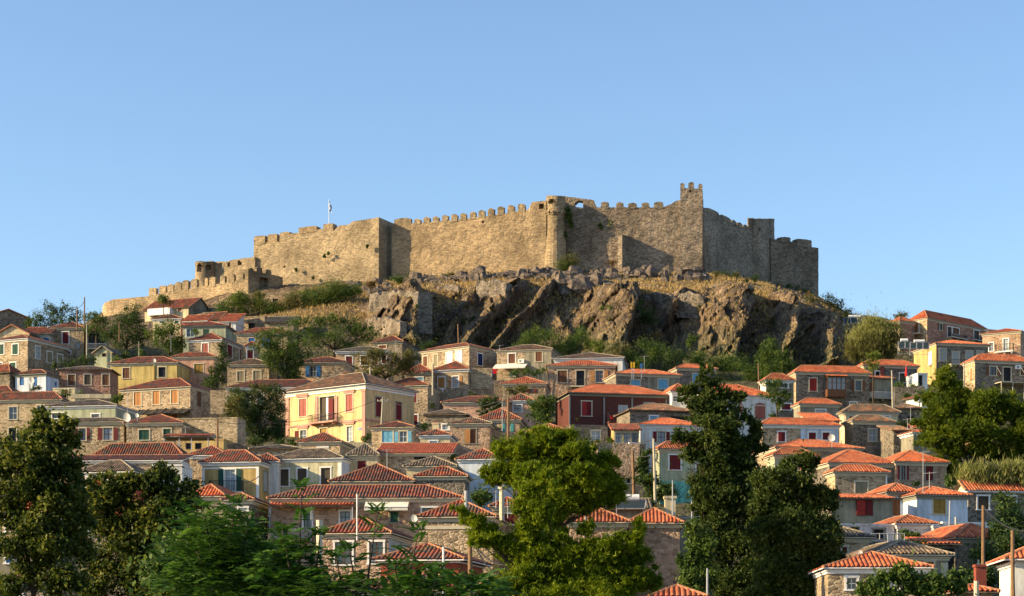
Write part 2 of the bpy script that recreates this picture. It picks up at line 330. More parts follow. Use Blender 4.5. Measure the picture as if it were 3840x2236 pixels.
def H(t, label, x0, x1, ye, th, ya, wall='s', roof='R', trim='C', wins=(), xs=None, D=7, rt='h', dY=0, ws=None, Y=None, name=None, oh=.32, cap=None, split=None, grow=3.2, per=.26, corn=2):
    h = House(); X0, YE = px(t, x0, ye); X1 = px(t, x1)[0]; YA = px(t, 0, ya)[1]
    h.t = t; h.th = th; r = R(th); c, s = math.cos(r), math.sin(r)
    Y = (Y or FY(YE))+dY; h.Y = Y
    xn = X1 if th >= 0 else X0; xo = X0 if th >= 0 else X1
    C = at(xn, YE, Y); zE = C.z
    if th >= 0: Wd = (C.x-(xo-CX)*Y/FP)/(c+(xo-CX)*s/FP)
    else: Wd = ((xo-CX)*Y/FP-C.x)/(c+(xo-CX)*s/FP)
    Wd = max(Wd, 1.2)
    if xs is not None:
        k = (px(t, xs)[0]-CX)/FP; den = s-k*c
        if abs(den) > 1e-4:
            d = (k*Y-C.x)/den
            if d > 0: D = min(max(d, 2.5), 15)
    FL = Vector((C.x, C.y, 0)) if th < 0 else Vector((C.x-Wd*c, C.y+Wd*s, 0))
    d = Vector((c, -s, 0)); e = Vector((s, c, 0))
    h.FL, h.d, h.e, h.W, h.D = FL, d, e, Wd, D
    cs = [FL, FL+d*Wd, FL+e*D, FL+d*Wd+e*D]
    g = min(terr(p.x, p.y) for p in cs); zB = min(g-grow, zE-4.5)
    h.zB = zB; h.zE = zE; CARVE.append((FL, d, e, Wd, D, zE))
    cen = FL+d*Wd/2+e*D/2
    zA = (HY-YA)/FP*(cen.y if rt in 'hgp' else (FL.y+D*c if rt == 's' else Y)); hr = max(zA-zE, .35)
    if rt == 'h': hr = min(hr, min(Wd, D)*.42+.3)
    if name is None: name = {'s': 'stone_house', 'S': 'stone_house', 'P': 'stone_house', 'r': 'wooden_house', 'b': 'wooden_house'}.get(wall[0], 'plaster_house')
    root = empty(name, (FL.x, FL.y, zB), -r); h.root = root
    tag(root, label, 'house', 'houses on the hillside')
    E = zE-zB; h.E = E
    def loc(x, y, face):                                   # pixel -> (u, z) on the front or side wall
        dr = Vector(((x-CX)/FP, 1, (HY-y)/FP))
        if face == 'f': k = FL.dot(e)/dr.dot(e); p = dr*k; return (p-FL).dot(d), p.z-zB
        o = FL+d*Wd if th > 0 else FL
        k = o.dot(d)/dr.dot(d); p = dr*k; return (p-o).dot(e), p.z-zB
    h.loc = lambda x, y, face='f': loc(*px(t, x, y), face)
    h.w = lambda u, v, z: FL+d*u+e*v+Vector((0, 0, zB+z))   # local -> world
    h.fp = lambda x, y, out=0.: h.w(h.loc(x, y)[0], -out, h.loc(x, y)[1])
    holes = {'f': [], 's': []}; ws_ = []
    for wdw in wins:
        face = 'f'
        if wdw[0] == 's': face = 's'; wdw = wdw[1:]
        a, b, p, q, code = wdw; L = Wd if face == 'f' else D
        u0, z1 = h.loc(a, p, face); u1, z0 = h.loc(b, q, face)
        if face == 's': z0 = z1-(h.loc(a, q, face)[1]-0 and (z1-h.loc(a, q, face)[1]))
        if u0 > u1: u0, u1 = u1, u0
        u0 = max(u0, .12); u1 = min(u1, L-.12); z1 = min(z1, E-.12); z0 = max(z0, .3)
        if u1-u0 < .18 or z1-z0 < .2: continue
        o0, o1 = u0, u1
        if code[0] == 'o': o0 = u0+(u1-u0)*.28; o1 = u1-(u1-u0)*.28
        if any(o0 < hh[1] and o1 > hh[0] and z0 < hh[3] and z1 > hh[2] for hh in holes[face]): continue
        holes[face].append((o0, o1, z0, z1)); ws_.append((face, u0, u1, o0, o1, z0, z1, code))
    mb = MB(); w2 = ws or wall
    if split:                                              # front wall in two materials, split at a pixel
        us = h.loc(split[0], ye)[0]; ho = holes['f']
        wall_panel(mb, (0, 0), (1, 0), (0, 1), us, 0, E, [q for q in ho if q[1] < us], wall)
        wall_panel(mb, (us, 0), (1, 0), (0, 1), Wd-us, 0, E, [(q[0]-us, q[1]-us, q[2], q[3]) for q in ho if q[0] > us], split[1])
    else: wall_panel(mb, (0, 0), (1, 0), (0, 1), Wd, 0, E, holes['f'], wall)
    sr = holes['s'] if th > 0 else []; sl_ = holes['s'] if th <= 0 else []
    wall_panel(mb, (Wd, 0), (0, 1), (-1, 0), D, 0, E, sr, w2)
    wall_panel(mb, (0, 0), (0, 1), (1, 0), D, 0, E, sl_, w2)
    wall_panel(mb, (0, D), (1, 0), (0, -1), Wd, 0, E, [], wall)
    if rt == 'g':
        for u in (0, Wd): mb.face([(u, 0, E), (u, D, E), (u, D/2, E+hr)], w2, [(0, E), (D, E), (D/2, E+hr)])
    if rt == 'G':
        for v in (0, D): mb.face([(0, v, E), (Wd, v, E), (Wd/2, v, E+hr)], wall, [(0, E), (Wd, E), (Wd/2, E+hr)])
    if rt == 's':
        for u in (0, Wd): mb.face([(u, 0, E), (u, D, E), (u, D, E+hr)], w2, [(0, E), (D, E), (D, E+hr)])
        mb.face([(0, D, E), (Wd, D, E), (Wd, D, E+hr), (0, D, E+hr)], wall)
    if rt == 'f':
        mb.face([(0, 0, E-.3), (Wd, 0, E-.3), (Wd, D, E-.3), (0, D, E-.3)], 'e')
    mb.build('wall', root)
    # roof
    o = oh; rb = MB(); cp = cap or ('capK' if roof in 'KB' else 'cap'); zl = E+.02
    if rt != 'f':
        sl = hr/(min(Wd, D)/2) if rt == 'h' else 0
        z = zl; A, B_, C_, D_ = (-o, -o, z), (Wd+o, -o, z), (Wd+o, D+o, z), (-o, D+o, z)
        if rt == 'h':
            m_ = min(Wd, D)/2; top = E+hr
            if Wd >= D: r0, r1 = (m_, D/2, top), (Wd-m_, D/2, top)
            else: r0, r1 = (Wd/2, m_, top), (Wd/2, D-m_, top)
            if Wd >= D: fs = [(A, B_, r1, r0), (B_, C_, r1), (C_, D_, r0, r1), (D_, A, r0)]
            else: fs = [(A, B_, r0), (B_, C_, r1, r0), (C_, D_, r1), (D_, A, r0, r1)]
            ridge = [(A, r0), (B_, r1 if Wd >= D else r0), (C_, r1), (D_, r0 if Wd >= D else r1), (r0, r1)]
        elif rt == 'g':
            k = hr/(D/2)*o; A, B_, C_, D_ = (-o, -o, z-k), (Wd+o, -o, z-k), (Wd+o, D+o, z-k), (-o, D+o, z-k)
            r0, r1 = (-o, D/2, z+hr), (Wd+o, D/2, z+hr); fs = [(A, B_, r1, r0), (C_, D_, r0, r1)]; ridge = [(r0, r1), (A, r0), (B_, r1)]
        elif rt == 'G':
            k = hr/(Wd/2)*o; A, B_, C_, D_ = (-o, -o, z-k), (Wd+o, -o, z-k), (Wd+o, D+o, z-k), (-o, D+o, z-k)
            r0, r1 = (Wd/2, -o, z+hr), (Wd/2, D+o, z+hr); fs = [(D_, A, r0, r1), (B_, C_, r1, r0)]; ridge = [(r0, r1), (A, r0), (B_, r0)]
        else:
            k = hr/D*o; A, B_ = (-o, -o, z-k), (Wd+o, -o, z-k); r1, r0 = (Wd+o, D+o, z+hr+k), (-o, D+o, z+hr+k); fs = [(A, B_, r1, r0)]; ridge = [(r0, r1)]
        for f in fs: tile_facet(rb, f, roof, per, .085, random.random()*9)
        for f in fs: rb.face([(p[0], p[1], p[2]-.07) for p in f][::-1], 'soffit')
        for a, b in ((A, B_), (B_, C_), (C_, D_), (D_, A)) if rt != 's' else ((A, B_), (B_, r1), (r0, A)): rb.face([(a[0], a[1], a[2]-.07), (b[0], b[1], b[2]-.07), b, a], 'soffit' if trim == '0' else 't'+trim)
        for a, b in ridge: cap_line(rb, a, b, cp)
        h.roof = rb.build('roof', root)
    else:
        for q in ((-.06, -.06, Wd+.06, .25), (-.06, .25, .25, D), (Wd-.25, .25, Wd+.06, D)): rb.box(q[0], q[1], E-.02, q[2], q[3], E+.12, 't'+trim if trim != '0' else wall)
        h.roof = rb.build('parapet', root)
    if trim != '0' and rt not in 'fG':
        cb = MB(); a = 't'+trim
        for k, (pr, z0, z1) in enumerate([(.15, .08, .18), (.08, .18, .32 if ye else .32)][:corn]):
            cb.box(-pr, -pr, E-z1, Wd+pr, -.003, E-z0, a); cb.box(-pr, -.003, E-z1, -.003, D+pr, E-z0, a); cb.box(Wd+.003, -.003, E-z1, Wd+pr, D+pr, E-z0, a)
        cb.build('cornice', root)
    for q in ws_: window(h, *q)
    return h
def window(h, face, u0, u1, o0, o1, z0, z1, code):
    k, colr = code[0], code[1]; sur = code[2] if len(code) > 2 else '0'; arch = code.endswith('A')
    if face == 'f': T = lambda u, v, z: (u, v, z)
    elif h.th > 0: T = lambda u, v, z: (h.W-v, u, z)
    else: T = lambda u, v, z: (v, u, z)
    class B2(MB):
        def box(s, x0, y0, z0, x1, y1, z1, mat):
            a = T(x0, y0, z0); b = T(x1, y1, z1); MB.box(s, min(a[0], b[0]), min(a[1], b[1]), z0, max(a[0], b[0]), max(a[1], b[1]), z1, mat)
    fm = {'W': 'tW', 'C': 'tC', 'S': 'tC', 'G': 'tG', '0': 'soffit', 'A': 'tC'}[sur]
    f = B2(); s = .13 if sur in 'WCSG' else .035; pr = -.045 if sur != '0' else -.012
    if k in 'dD' and sur == '0': s = .03
    f.box(o0-s, pr, z0, o0-.002, .05, z1, fm); f.box(o1+.002, pr, z0, o1+s, .05, z1, fm)
    f.box(o0-s*1.3, pr-.02, z1+.002, o1+s*1.3, .05, z1+s*1.1, fm)
    if k != 'D': f.box(o0-s*1.5, pr-.06, z0-s*.7, o1+s*1.5, .05, z0-.002, fm)
    if arch:
        for q in range(5):
            w = (o1-o0)*(.5-.08*q*q*.3); c = (o0+o1)/2; f.box(c-w, pr-.01, z1+s*1.1+q*.06+.002, c+w, .05, z1+s*1.1+q*.06+.06, 'hp' if colr == 'p' else fm)
    w = f.build('window' if k != 'D' else 'door', h.root)
    dz = .14
    if k in 'gobh':
        p = B2()
        if k == 'b': p.box(o0, .1, z0, o1, .13, z1, 'h'+colr)
        else: p.box(o0, dz, z0, o1, dz+.02, z1, 'curtain' if (hash((round(o0, 2), round(z0, 2))) % 3 == 0) else 'glass')
        p.build('pane', w)
    if k in 'go':
        b = B2(); bc = {'W': 'hW', 'n': 'hn', 'g': 'hg', 'w': 'hn', 'm': 'hm'}.get(colr if k == 'g' else 'W', 'hW'); t = .045; c = (o0+o1)/2
        if k == 'o' and colr in 'mwn': bc = 'h'+colr
        for x in ((o0, o0+t), (c-t/2, c+t/2), (o1-t, o1)): b.box(x[0], dz-.04, z0, x[1], dz-.003, z1, bc)
        zz = [z0+t/2, (z0+z1)/2, z1-t/2] if (z1-z0) < 1.6 else [z0+t/2, z0+(z1-z0)/3, z0+2*(z1-z0)/3, z1-t/2]
        for z in zz:
            for x in ((o0+t, c-t/2), (c+t/2, o1-t)): b.box(x[0], dz-.037, z-t/2, x[1], dz-.003, z+t/2, bc)
        b.build('sash', w)
    if k == 'd':
        p = B2(); p.box(o0, .18, z0, o1, .2, z1, 'tk' if colr != 'n' else 'hd'); p.build('pane', w)  # dark sheet standing in for the unlit inside of the opening
    if k == 'c':
        c = (o0+o1)/2
        for a, b in ((o0, c-.012), (c+.012, o1)):
            p = B2(); p.box(a, .03, z0, b, .07, z1, 'h'+colr); t = .06
            if b-a > .25:
                for q in ((a, z0, a+t, z1), (b-t, z0, b, z1), (a+t, z0, b-t, z0+t), (a+t, z1-t, b-t, z1), (a+t, (z0+z1)/2-t/2, b-t, (z0+z1)/2+t/2)): p.box(q[0], .012, q[1], q[2], .029, q[3], 'h'+colr)
            p.build('shutter', w)
        p = B2(); p.box(o0, .1, z0, o1, .12, z1, 'tk'); p.build('pane', w)
    if k == 'o':
        for a, b in ((u0, o0-s-.01), (o1+s+.01, u1)):
            if b-a < .1: b = a+.1
            p = B2(); p.box(a, -.07, z0, b, -.03, z1, 'h'+colr); p.box(a+.04, -.085, (z0+z1)/2-.03, b-.04, -.071, (z0+z1)/2+.03, 'h'+colr); p.build('shutter', w)
    if k == 'h':
        c = (o0+o1)/2; p = B2(); p.box(o0, -.12, z0, c, -.08, z1, 'h'+colr); p.build('shutter', w)
        p = B2(); p.box(c, .04, z0, o1, .08, z1, 'h'+('m' if colr == 'r' else 'n')); p.build('shutter', w)
    if k == 'D':
        p = B2(); p.box(o0, .08, z0, o1, .13, z1, 'h'+colr); p.box(o0+.1, .06, z0+.15, o1-.1, .079, (z0+z1)/2, 'h'+colr); p.build('panel', w)
def balcony(h, x0, x1, y0, y1, out=1., mat='tiron', slab='tC', solid=False):
    u0, z1 = h.loc(x0, y0); u1, z0 = h.loc(x1, y1); b = MB()
    b.box(u0, -out, z0-.16, u1, -.06, z0, slab)
    for u in (u0+.2, (u0+u1)/2-.1, u1-.4): b.box(u, -out*.7, z0-.4, u+.2, -.06, z0-.165, slab)
    o = b.build('balcony', h.root); r = MB()
    if solid:
        r.box(u0, -out, z0, u1, -out+.12, z1, slab); r.box(u0, -out+.12, z0, u0+.12, -.06, z1, slab); r.box(u1-.12, -out+.12, z0, u1, -.06, z1, slab)
    else:
        r.box(u0, -out, z1-.05, u1, -out+.05, z1, mat)
        for u in (u0, u1-.05): r.box(u, -out+.05, z1-.05, u+.05, -.06, z1, mat)
        n = max(4, int((u1-u0)/.16))
        for k in range(n+1): u = u0+(u1-u0-.03)*k/n; r.box(u, -out+.01, z0, u+.03, -out+.04, z1-.05, mat)
        for k in range(1, int(out/.16)):
            for u in (u0+.01, u1-.04): r.box(u, -out+k*.16, z0, u+.03, -out+k*.16+.03, z1-.05, mat)
    r.build('railing', o)
def chimney(h, x, y0, y1, mat='c', w=.5, v=.5):
    """chimney at pixel x, top y0, foot y1, v = fraction of the house depth"""
    X, Yp = px(h.t, x, y0); yb = px(h.t, x, y1)[1]
    D = h.D*v; o = h.FL+h.e*D; dr = Vector(((X-CX)/FP, 1, (HY-Yp)/FP)); k = o.dot(h.e)/dr.dot(h.e); p = dr*k; u = (p-o).dot(h.d); z = p.z-h.zB
    zb = (HY-yb)/FP*k-h.zB-.4
    b = MB(); b.box(u-w/2, D-w/2, zb, u+w/2, D+w/2, z-.12, mat); b.box(u-w/2-.07, D-w/2-.07, z-.12, u+w/2+.07, D+w/2+.07, z, mat)
    b.box(u-w/3, D-w/3, z, u+w/3, D+w/3, z+.14, 'brick')
    c = b.build('chimney', h.roof)
    return c
# ------------------------------------------------------------ small things
def pole(t, x, y0, y1, Y, r=.12, mat='wood_pole', label='', name='utility_pole', cat='pole', x2=None, arm=False, group=None, r2=None):
    a = at(*px(t, x, y1), Y); b = at(*px(t, x2 if x2 is not None else x, y0), Y); root = empty(name, a); tag(root, label, cat, group)
    m = MB(); m.tube((0, 0, -1.2), b-a, r, r2 or r*.7, mat, 8); m.build('post', root)
    if arm:
        L = b-a; m = MB(); m.box(L.x-.7, -.05, L.z-.5, L.x+.7, .05, L.z-.4, mat)
        for k in (-.6, -.2, .2, .6): m.tube((L.x+k, 0, L.z-.4), (L.x+k, 0, L.z-.22), .05, .04, 'tW', 6)
        m.build('crossarm', root)
    return root
def antenna(t, x, y0, y1, Y, label, n=5):
    a = at(*px(t, x, y1), Y); b = at(*px(t, x, y0), Y); root = empty('tv_antenna', a); tag(root, label, 'antenna', 'rooftop antennas'); m = MB()
    h = b.z-a.z; m.tube((0, 0, -.4), (0, 0, h), .03, .025, 'tsteel', 5); m.build('mast', root)
    m = MB(); m.tube((-.5, 0, h-.15), (.6, 0, h-.05), .02, .02, 'tsteel', 4)
    for k in range(n): q = -.45+k*1.0/n; m.tube((q, -.3, h-.14+k*.015), (q, .3, h-.14+k*.015), .014, .014, 'tsteel', 4)
    m.build('boom', root)
def dish(t, x, y, r, Y, label, mat='dishm', az=-25):
    """r in zoomed pixels"""
    c = at(*px(t, x, y), Y); rr = r*TL[t][2]*Y/FP; root = empty('satellite_dish', c+Vector((0, rr*.5, -rr*1.2)), R(az)); tag(root, label, 'satellite dish', 'satellite dishes')
    m = MB(); n = 18
    rows = [[(rr*q*math.cos(2*math.pi*k/n), -rr*.28*q*q+rr*.1, rr*q*math.sin(2*math.pi*k/n)) for k in range(n)] for q in (.02, .4, .7, 1)]
    T = lambda p: (p[0], p[1]*1-p[2]*.35, p[2]+rr*1.2)
    for A, B in zip(rows, rows[1:]):
        for k in range(n): m.face([T(A[k]), T(A[(k+1) % n]), T(B[(k+1) % n]), T(B[k])], mat)
        for k in range(n):
            f = lambda p: T((p[0], p[1]+.03, p[2])); m.face([f(B[k]), f(B[(k+1) % n]), f(A[(k+1) % n]), f(A[k])], mat)
    m.build('reflector', root); m = MB(); m.tube(T((0, 0, -rr)), T((0, -rr*.9, -rr*.1)), .02, .02, 'tsteel', 4); m.box(-.05, -rr*.9-.1, rr*1.1, .05, -rr*.9+.02, rr*1.22, 'tsteel'); m.build('feed_arm', root)
    m = MB(); m.tube((0, rr*.3, -rr*1.5), (0, rr*.3, rr*.9), .035, .035, 'tsteel', 5); m.build('mast', root)
def ac_unit(h, x, y, label, w=.85, hh=.6):
    u, z = h.loc(x, y); p = h.w(u, -.05, z); root = empty('air_conditioner', p, -R(h.th)); tag(root, label, 'air conditioner', 'outdoor air conditioner units'); m = MB()
    m.box(-w/2, -.36, -hh/2, w/2, -.04, hh/2, 'tW'); m.build('casing', root); m = MB(); n = 14
    for k in range(n): a = 2*math.pi*k/n; b = 2*math.pi*(k+1)/n; m.face([(-.1, -.365, 0), (-.1+.2*math.cos(a), -.365, .2*math.sin(a)), (-.1+.2*math.cos(b), -.365, .2*math.sin(b))], 'tgrey')
    for k in range(4): a = math.pi*k/4; m.tube((-.1-.2*math.cos(a), -.37, -.2*math.sin(a)), (-.1+.2*math.cos(a), -.37, .2*math.sin(a)), .008, .008, 'tsteel', 4)
    m.build('fan_grille', root)
    m = MB(); m.box(-w/2+.05, -.36, -hh/2-.05, -w/2+.1, 0, -hh/2, 'tsteel'); m.box(w/2-.1, -.36, -hh/2-.05, w/2-.05, 0, -hh/2, 'tsteel'); m.build('bracket', root)
def wire(a, b, sag, label):
    a = Vector(a); b = Vector(b); m = MB(); n = 14; P = [a+(b-a)*(k/n)-Vector((0, 0, sag*4*(k/n)*(1-k/n))) for k in range(n+1)]
    o = empty('overhead_cable', a)
    for p, q in zip(P, P[1:]): m.tube(p-a, q-a, .032, .032, 'tiron', 4, False)
    bpy.data.objects.remove(o); o = m.build('overhead_cable'); o.location = a; tag(o, label, 'cable', 'cables between poles and houses')
def heater(t, x0, x1, y0, y1, Y, label, n=1, tanks=1, lean=1.):
    """solar water heater: sloping panels between two pixel rows with a tank on top"""
    a = at(*px(t, x0, y1), Y); b = at(*px(t, x1, y0), Y+.9); w = b.x-a.x; hh = b.z-a.z; root = empty('solar_water_heater', a); tag(root, label, 'solar heater', 'solar water heaters')
    for k in range(n):
        m = MB(); p = w/n*k+.03; q = w/n*(k+1)-.03; sh = .25*lean*hh
        P = [(p, 0, 0), (q, 0, 0), (q+sh, .9, hh), (p+sh, .9, hh)]; m.face(P, 'panel'); m.face([(v[0], v[1]+.06, v[2]-.06) for v in P][::-1], 'tgrey')
        for A, B in zip(P, P[1:]+P[:1]): m.tube(A, B, .04, .04, 'tsteel', 4)
        m.build('panel', root)
    for k in range(tanks):
        m = MB(); L = w/tanks*.55; c = w/tanks*(k+.55); m.tube((c-L/2, 1., hh+.18), (c+L/2, 1., hh+.18), .27, .27, 'tank', 14); m.build('tank', root)
    m = MB()
    for q in (.1, w-.1): m.tube((q, .05, 0), (q, .3, -.8), .03, .03, 'tsteel', 4); m.tube((q, .95, hh), (q, .9, -.8), .03, .03, 'tsteel', 4); m.tube((q, .3, -.8), (q, .9, -.8), .03, .03, 'tsteel', 4)
    m.tube((.1, .3, -.8), (w-.1, .3, -.8), .03, .03, 'tsteel', 4)
    m.build('stand', root); return root
# ------------------------------------------------------------ the houses, tile by tile of the photograph
H('A', 'dark stone gable house against the sky at the far left end of the ridge', -150, 310, 148, -24, 66, 'S', 'O', '0', rt='G', D=9, dY=14)
H('A', 'cream gabled house below the dark skyline gable on the far left', -40, 285, 318, 10, 232, 'c', 'O', '0', rt='G', D=6, dY=2)
H('A', 'stone house at the left edge with white framed green shutters and a long shaded side', -90, 272, 366, 24, 348, 's', 'O', 'W',
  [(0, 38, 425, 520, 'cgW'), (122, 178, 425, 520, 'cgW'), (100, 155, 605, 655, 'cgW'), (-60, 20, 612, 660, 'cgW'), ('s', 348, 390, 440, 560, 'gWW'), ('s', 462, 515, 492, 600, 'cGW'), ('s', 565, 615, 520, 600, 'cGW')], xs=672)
h = H('A', 'square stone house with one tall red shuttered window beside a shaded porch', 492, 822, 262, 4, 208, 's', 'O', 'C', [(615, 675, 303, 418, 'cmW'), (642, 692, 492, 520, 'cmW')], D=6, per=.26)
hA4 = h
H('A', 'pale lean-to with green windows tucked left of the square stone house', 215, 490, 314, 2, 266, 'l', 'O', 'G', [(338, 395, 350, 402, 'ggG'), (430, 485, 358, 430, 'cbG')], D=4, rt='s', dY=4)
h = H('A', 'open shaded porch wing with white railing right of the square stone house', 850, 1045, 292, -8, 262, 'e', 'O', '0', [(868, 1035, 318, 465, 'dk0')], D=6, rt='s', dY=3)
balcony(h, 850, 1045, 418, 470, .7, 'tW', 'tC')
H('A', 'tiny pale green gabled outbuilding between leafy shrubs', 928, 1096, 500, 14, 440, 'm', 'K', '0', [(1003, 1042, 492, 540, 'dk0')], rt='G', D=6, xs=1240)
H('A', 'reddish stone house with three dark maroon windows in one row', 583, 1082, 676, 1, 643, 'P2', 'K', '0', [(668, 736, 722, 826, 'cnS'), (828, 892, 720, 822, 'cdS'), (1005, 1070, 718, 826, 'cnS')], D=5)
h = H('A', 'small bluish white house with bright blue doors and a shaded porch', 150, 450, 712, 18, 678, 'wb', 'O', 'G', [(330, 362, 748, 832, 'Db0'), (195, 232, 748, 825, 'Db0'), (110, 160, 740, 830, 'dk0'), ('s', 540, 556, 795, 832, 'cb0')], xs=578)
H('A', 'dark stone house cut by the left edge below the blue doored house', -260, 95, 700, 26, 610, 'S', 'O', '0', xs=185, D=8)
H('A', 'low dark red roofed shed at the left edge', -200, 110, 892, 16, 838, 'S', 'O', '0', xs=190)
h = H('A', 'pale yellow plaster house with two small brown windows and a downpipe', 1088, 1738, 603, 8, 550, 'y', 'O', 'C', [(1207, 1273, 657, 757, 'cnC'), (1556, 1628, 648, 746, 'dkC')], xs=1862)
u, z = h.loc(1515, 590); m = MB(); m.box(u-.06, -.14, .3, u+.06, -.02, z, 'y'); m.build('downpipe', h.root)
h = H('A', 'long stone house with three pale wooden shuttered windows and a dark windowed side', 1192, 1869, 840, 21, 766, 's', 'O', 'C',
  [(1317, 1385, 890, 1025, 'cwC'), (1500, 1568, 880, 1012, 'cwC'), (1682, 1748, 870, 1003, 'cwC'), (1682, 1748, 1110, 1150, 'cwC'), ('s', 1935, 1975, 880, 1030, 'cnG'), ('s', 2082, 2117, 945, 1050, 'cnG')], xs=2150)
hA11 = h
H('A', 'warm stone house at the left edge with one tall barred window under red tiles', -90, 598, 968, 6, 896, 's2', 'O', 'C', [(88, 166, 1040, 1160, 'gkC'), (366, 430, 1025, 1100, 'gnC'), (86, 160, 1245, 1395, 'dkC')], xs=650, D=7)
H('A', 'pale green plaster house under a mossy grey tile roof', 430, 1135, 1024, 10, 972, 'm', 'K', 'W', [(900, 978, 1110, 1150, 'gnW'), (512, 620, 1100, 1150, 'gnW')], xs=1370)
H('A', 'stone house with two pairs of open crimson shutters', 640, 1216, 1186, 4, 1152, 's2', 'K', 'C', [(738, 882, 1250, 1368, 'omC'), (962, 1158, 1245, 1362, 'omC')], xs=1238, D=6)
H('A', 'stone house with closed dark green shutters', 1242, 1785, 1196, 4, 1152, 's', 'O', 'C', [(1365, 1465, 1265, 1362, 'cgC'), (1605, 1677, 1255, 1355, 'cgC')], xs=2050)
H('A', 'small flat roofed cream hut in front of the reddish stone house', 520, 738, 858, 8, 850, 'c', 'O', 'C', [(608, 668, 868, 912, 'cnC')], rt='f', xs=780, D=4)
H('G', 'low cream house under a wide dark red hip roof behind the left tree', 936, 1775, 82, 8, -48, 'c', 'O', 'C', D=9, xs=1830, dY=2)
H('G', 'long red roofed wing reaching left from the wide dark red hip roof', 590, 1770, 128, 3, 96, 's', 'O', 'W', [(1500, 1560, 165, 230, 'dk0')], rt='s', D=4, dY=-5)
H('G', 'coral red plaster house with grey mossy roof seen through tree leaves', 760, 1305, 246, 14, 138, 'rr', 'K', 'W', [(850, 900, 300, 400, 'cGW'), (1020, 1070, 330, 400, 'cGW')], xs=1500)
H('G', 'white house wall glimpsed through the left tree', 1500, 1790, 185, 4, 160, 'w', 'O', 'W', rt='f', dY=-3, D=4)
h = H('B', 'cream house with white balcony and shade-toned gable side just below the castle wall', -255, 175, 52, 22, -14, 'c', 'O', '0', [(-120, -60, 66, 84, 'dkC'), (70, 110, 60, 100, 'cnC')], rt='g', D=9, xs=400, dY=16, ws='e')  # grey side plaster puts shade into the colour of the cream wall
balcony(h, -190, 25, 88, 128, 1.3, 'tW', 'tW', True)
H('B', 'small white fronted house with dark roofline beneath the cream balcony house', -175, 100, 170, 12, 135, 'c', 'O', 'W', [(-110, -60, 185, 215, 'cgW'), (40, 80, 185, 215, 'cgW')], D=5, dY=6)
H('B', 'low building with a bright red wall band under a tiled edge', 118, 345, 186, 14, 150, 'rr', 'R', 'W', D=4, xs=400, rt='s', dY=4)
H('B', 'grey gable roofed house behind the bright red wall band', 340, 480, 165, 20, 112, 'e', 'O', '0', rt='g', D=8, xs=600, dY=7)
H('B', 'grey green plaster house with glazed porch and green shutters', 120, 540, 240, 6, 203, 'm', 'O', 'G', [(155, 232, 268, 350, 'gWW'), (320, 375, 278, 345, 'cg0')], xs=650)
H('B', 'little white house with orange roof beside the stone ruin', 478, 640, 196, 8, 135, 'w', 'R', 'W', [(570, 597, 218, 258, 'cnW')], rt='s', D=5, dY=4)
H('B', 'roofless stone ruin with one square black opening', 645, 925, 150, 12, 148, 's', 'K', '0', [(765, 825, 218, 278, 'dk0')], rt='f', xs=1025, dY=3)
H('B', 'long low stone building with a flat dark roof beside the ruin', 928, 1205, 204, 4, 160, 's', 'K', '0', rt='s', D=5, dY=3)
H('B', 'stone house with two bright blue shuttered windows half behind a tree', 650, 1150, 318, 4, 266, 's2', 'O', 'C', [(765, 825, 362, 415, 'cbC'), (895, 975, 362, 450, 'ob0')], xs=1205)
H('B', 'stone house with white cornice and one salmon pink shutter', 178, 498, 378, 14, 338, 's', 'O', 'W', [(308, 368, 415, 515, 'cpW'), ('s', 555, 603, 420, 540, 'cmW'), ('s', 676, 718, 465, 575, 'cmW')], xs=735, corn=2)
H('B', 'small annex with white framed maroon window at the end of the pink shutter house', 742, 850, 448, -6, 412, 's', 'O', 'W', [(752, 808, 480, 575, 'cmW')], D=5, dY=3)
H('B', 'pink plaster house with one dark ochre window', 25, 430, 548, 6, 506, 'k', 'O', 'C', [(232, 320, 618, 714, 'cyC')], xs=482)
H('B', 'stone house with two grey brown shutters and a tiled hip roof', 556, 966, 622, 6, 570, 's', 'B', 'C', [(655, 720, 690, 786, 'cGC'), (812, 884, 684, 780, 'cGC')], xs=1045)
H('B', 'stone house with open blue shutters right of the big tree', 1240, 1718, 600, 8, 553, 's', 'O', 'C', [(1325, 1472, 638, 740, 'ob0')], xs=1808)
H('B', 'very long stone house with white cornice behind the yellow mansion', 552, 1560, 846, 3, 776, 's', 'O', 'W', [(700, 805, 920, 1020, 'onW'), (850, 910, 910, 1010, 'gWW')], D=7, dY=7)
H('B', 'low stone gable peeping over the mansion roof', 1560, 1905, 768, 2, 702, 's', 'O', '0', rt='G', D=3, dY=2)
H('B', 'blank rubble stone building with a level wall top', 60, 655, 1150, 8, 1140, 's2', 'K', '0', rt='f', xs=738)
H('B', 'small stone pavilion with hip roof at the foot of the yellow mansion', 1268, 1664, 1382, 8, 1302, 's2', 'O', 'C', [(1450, 1540, 1440, 1470, 'cmW')], xs=1790)
H('B', 'low grey tiled building left of the small hip pavilion', 800, 1265, 1452, 3, 1415, 's', 'K', '0', D=5)
H('B', 'shaded brown house below the blank rubble building', 110, 520, 1360, 8, 1345, 'o', 'O', '0', [(150, 200, 1395, 1450, 'dk0'), (240, 300, 1395, 1450, 'dk0')], rt='f', D=4, dY=6)
H('H', 'low stone house with a white eave line and tiled roof left of the ochre house', 190, 545, 85, 6, 6, 's', 'O', 'W', D=6)
h = H('H', 'small orange roofed house wedged behind the cream white house', 800, 1050, 148, 4, 80, 'w', 'O', 'W', D=5, dY=3)
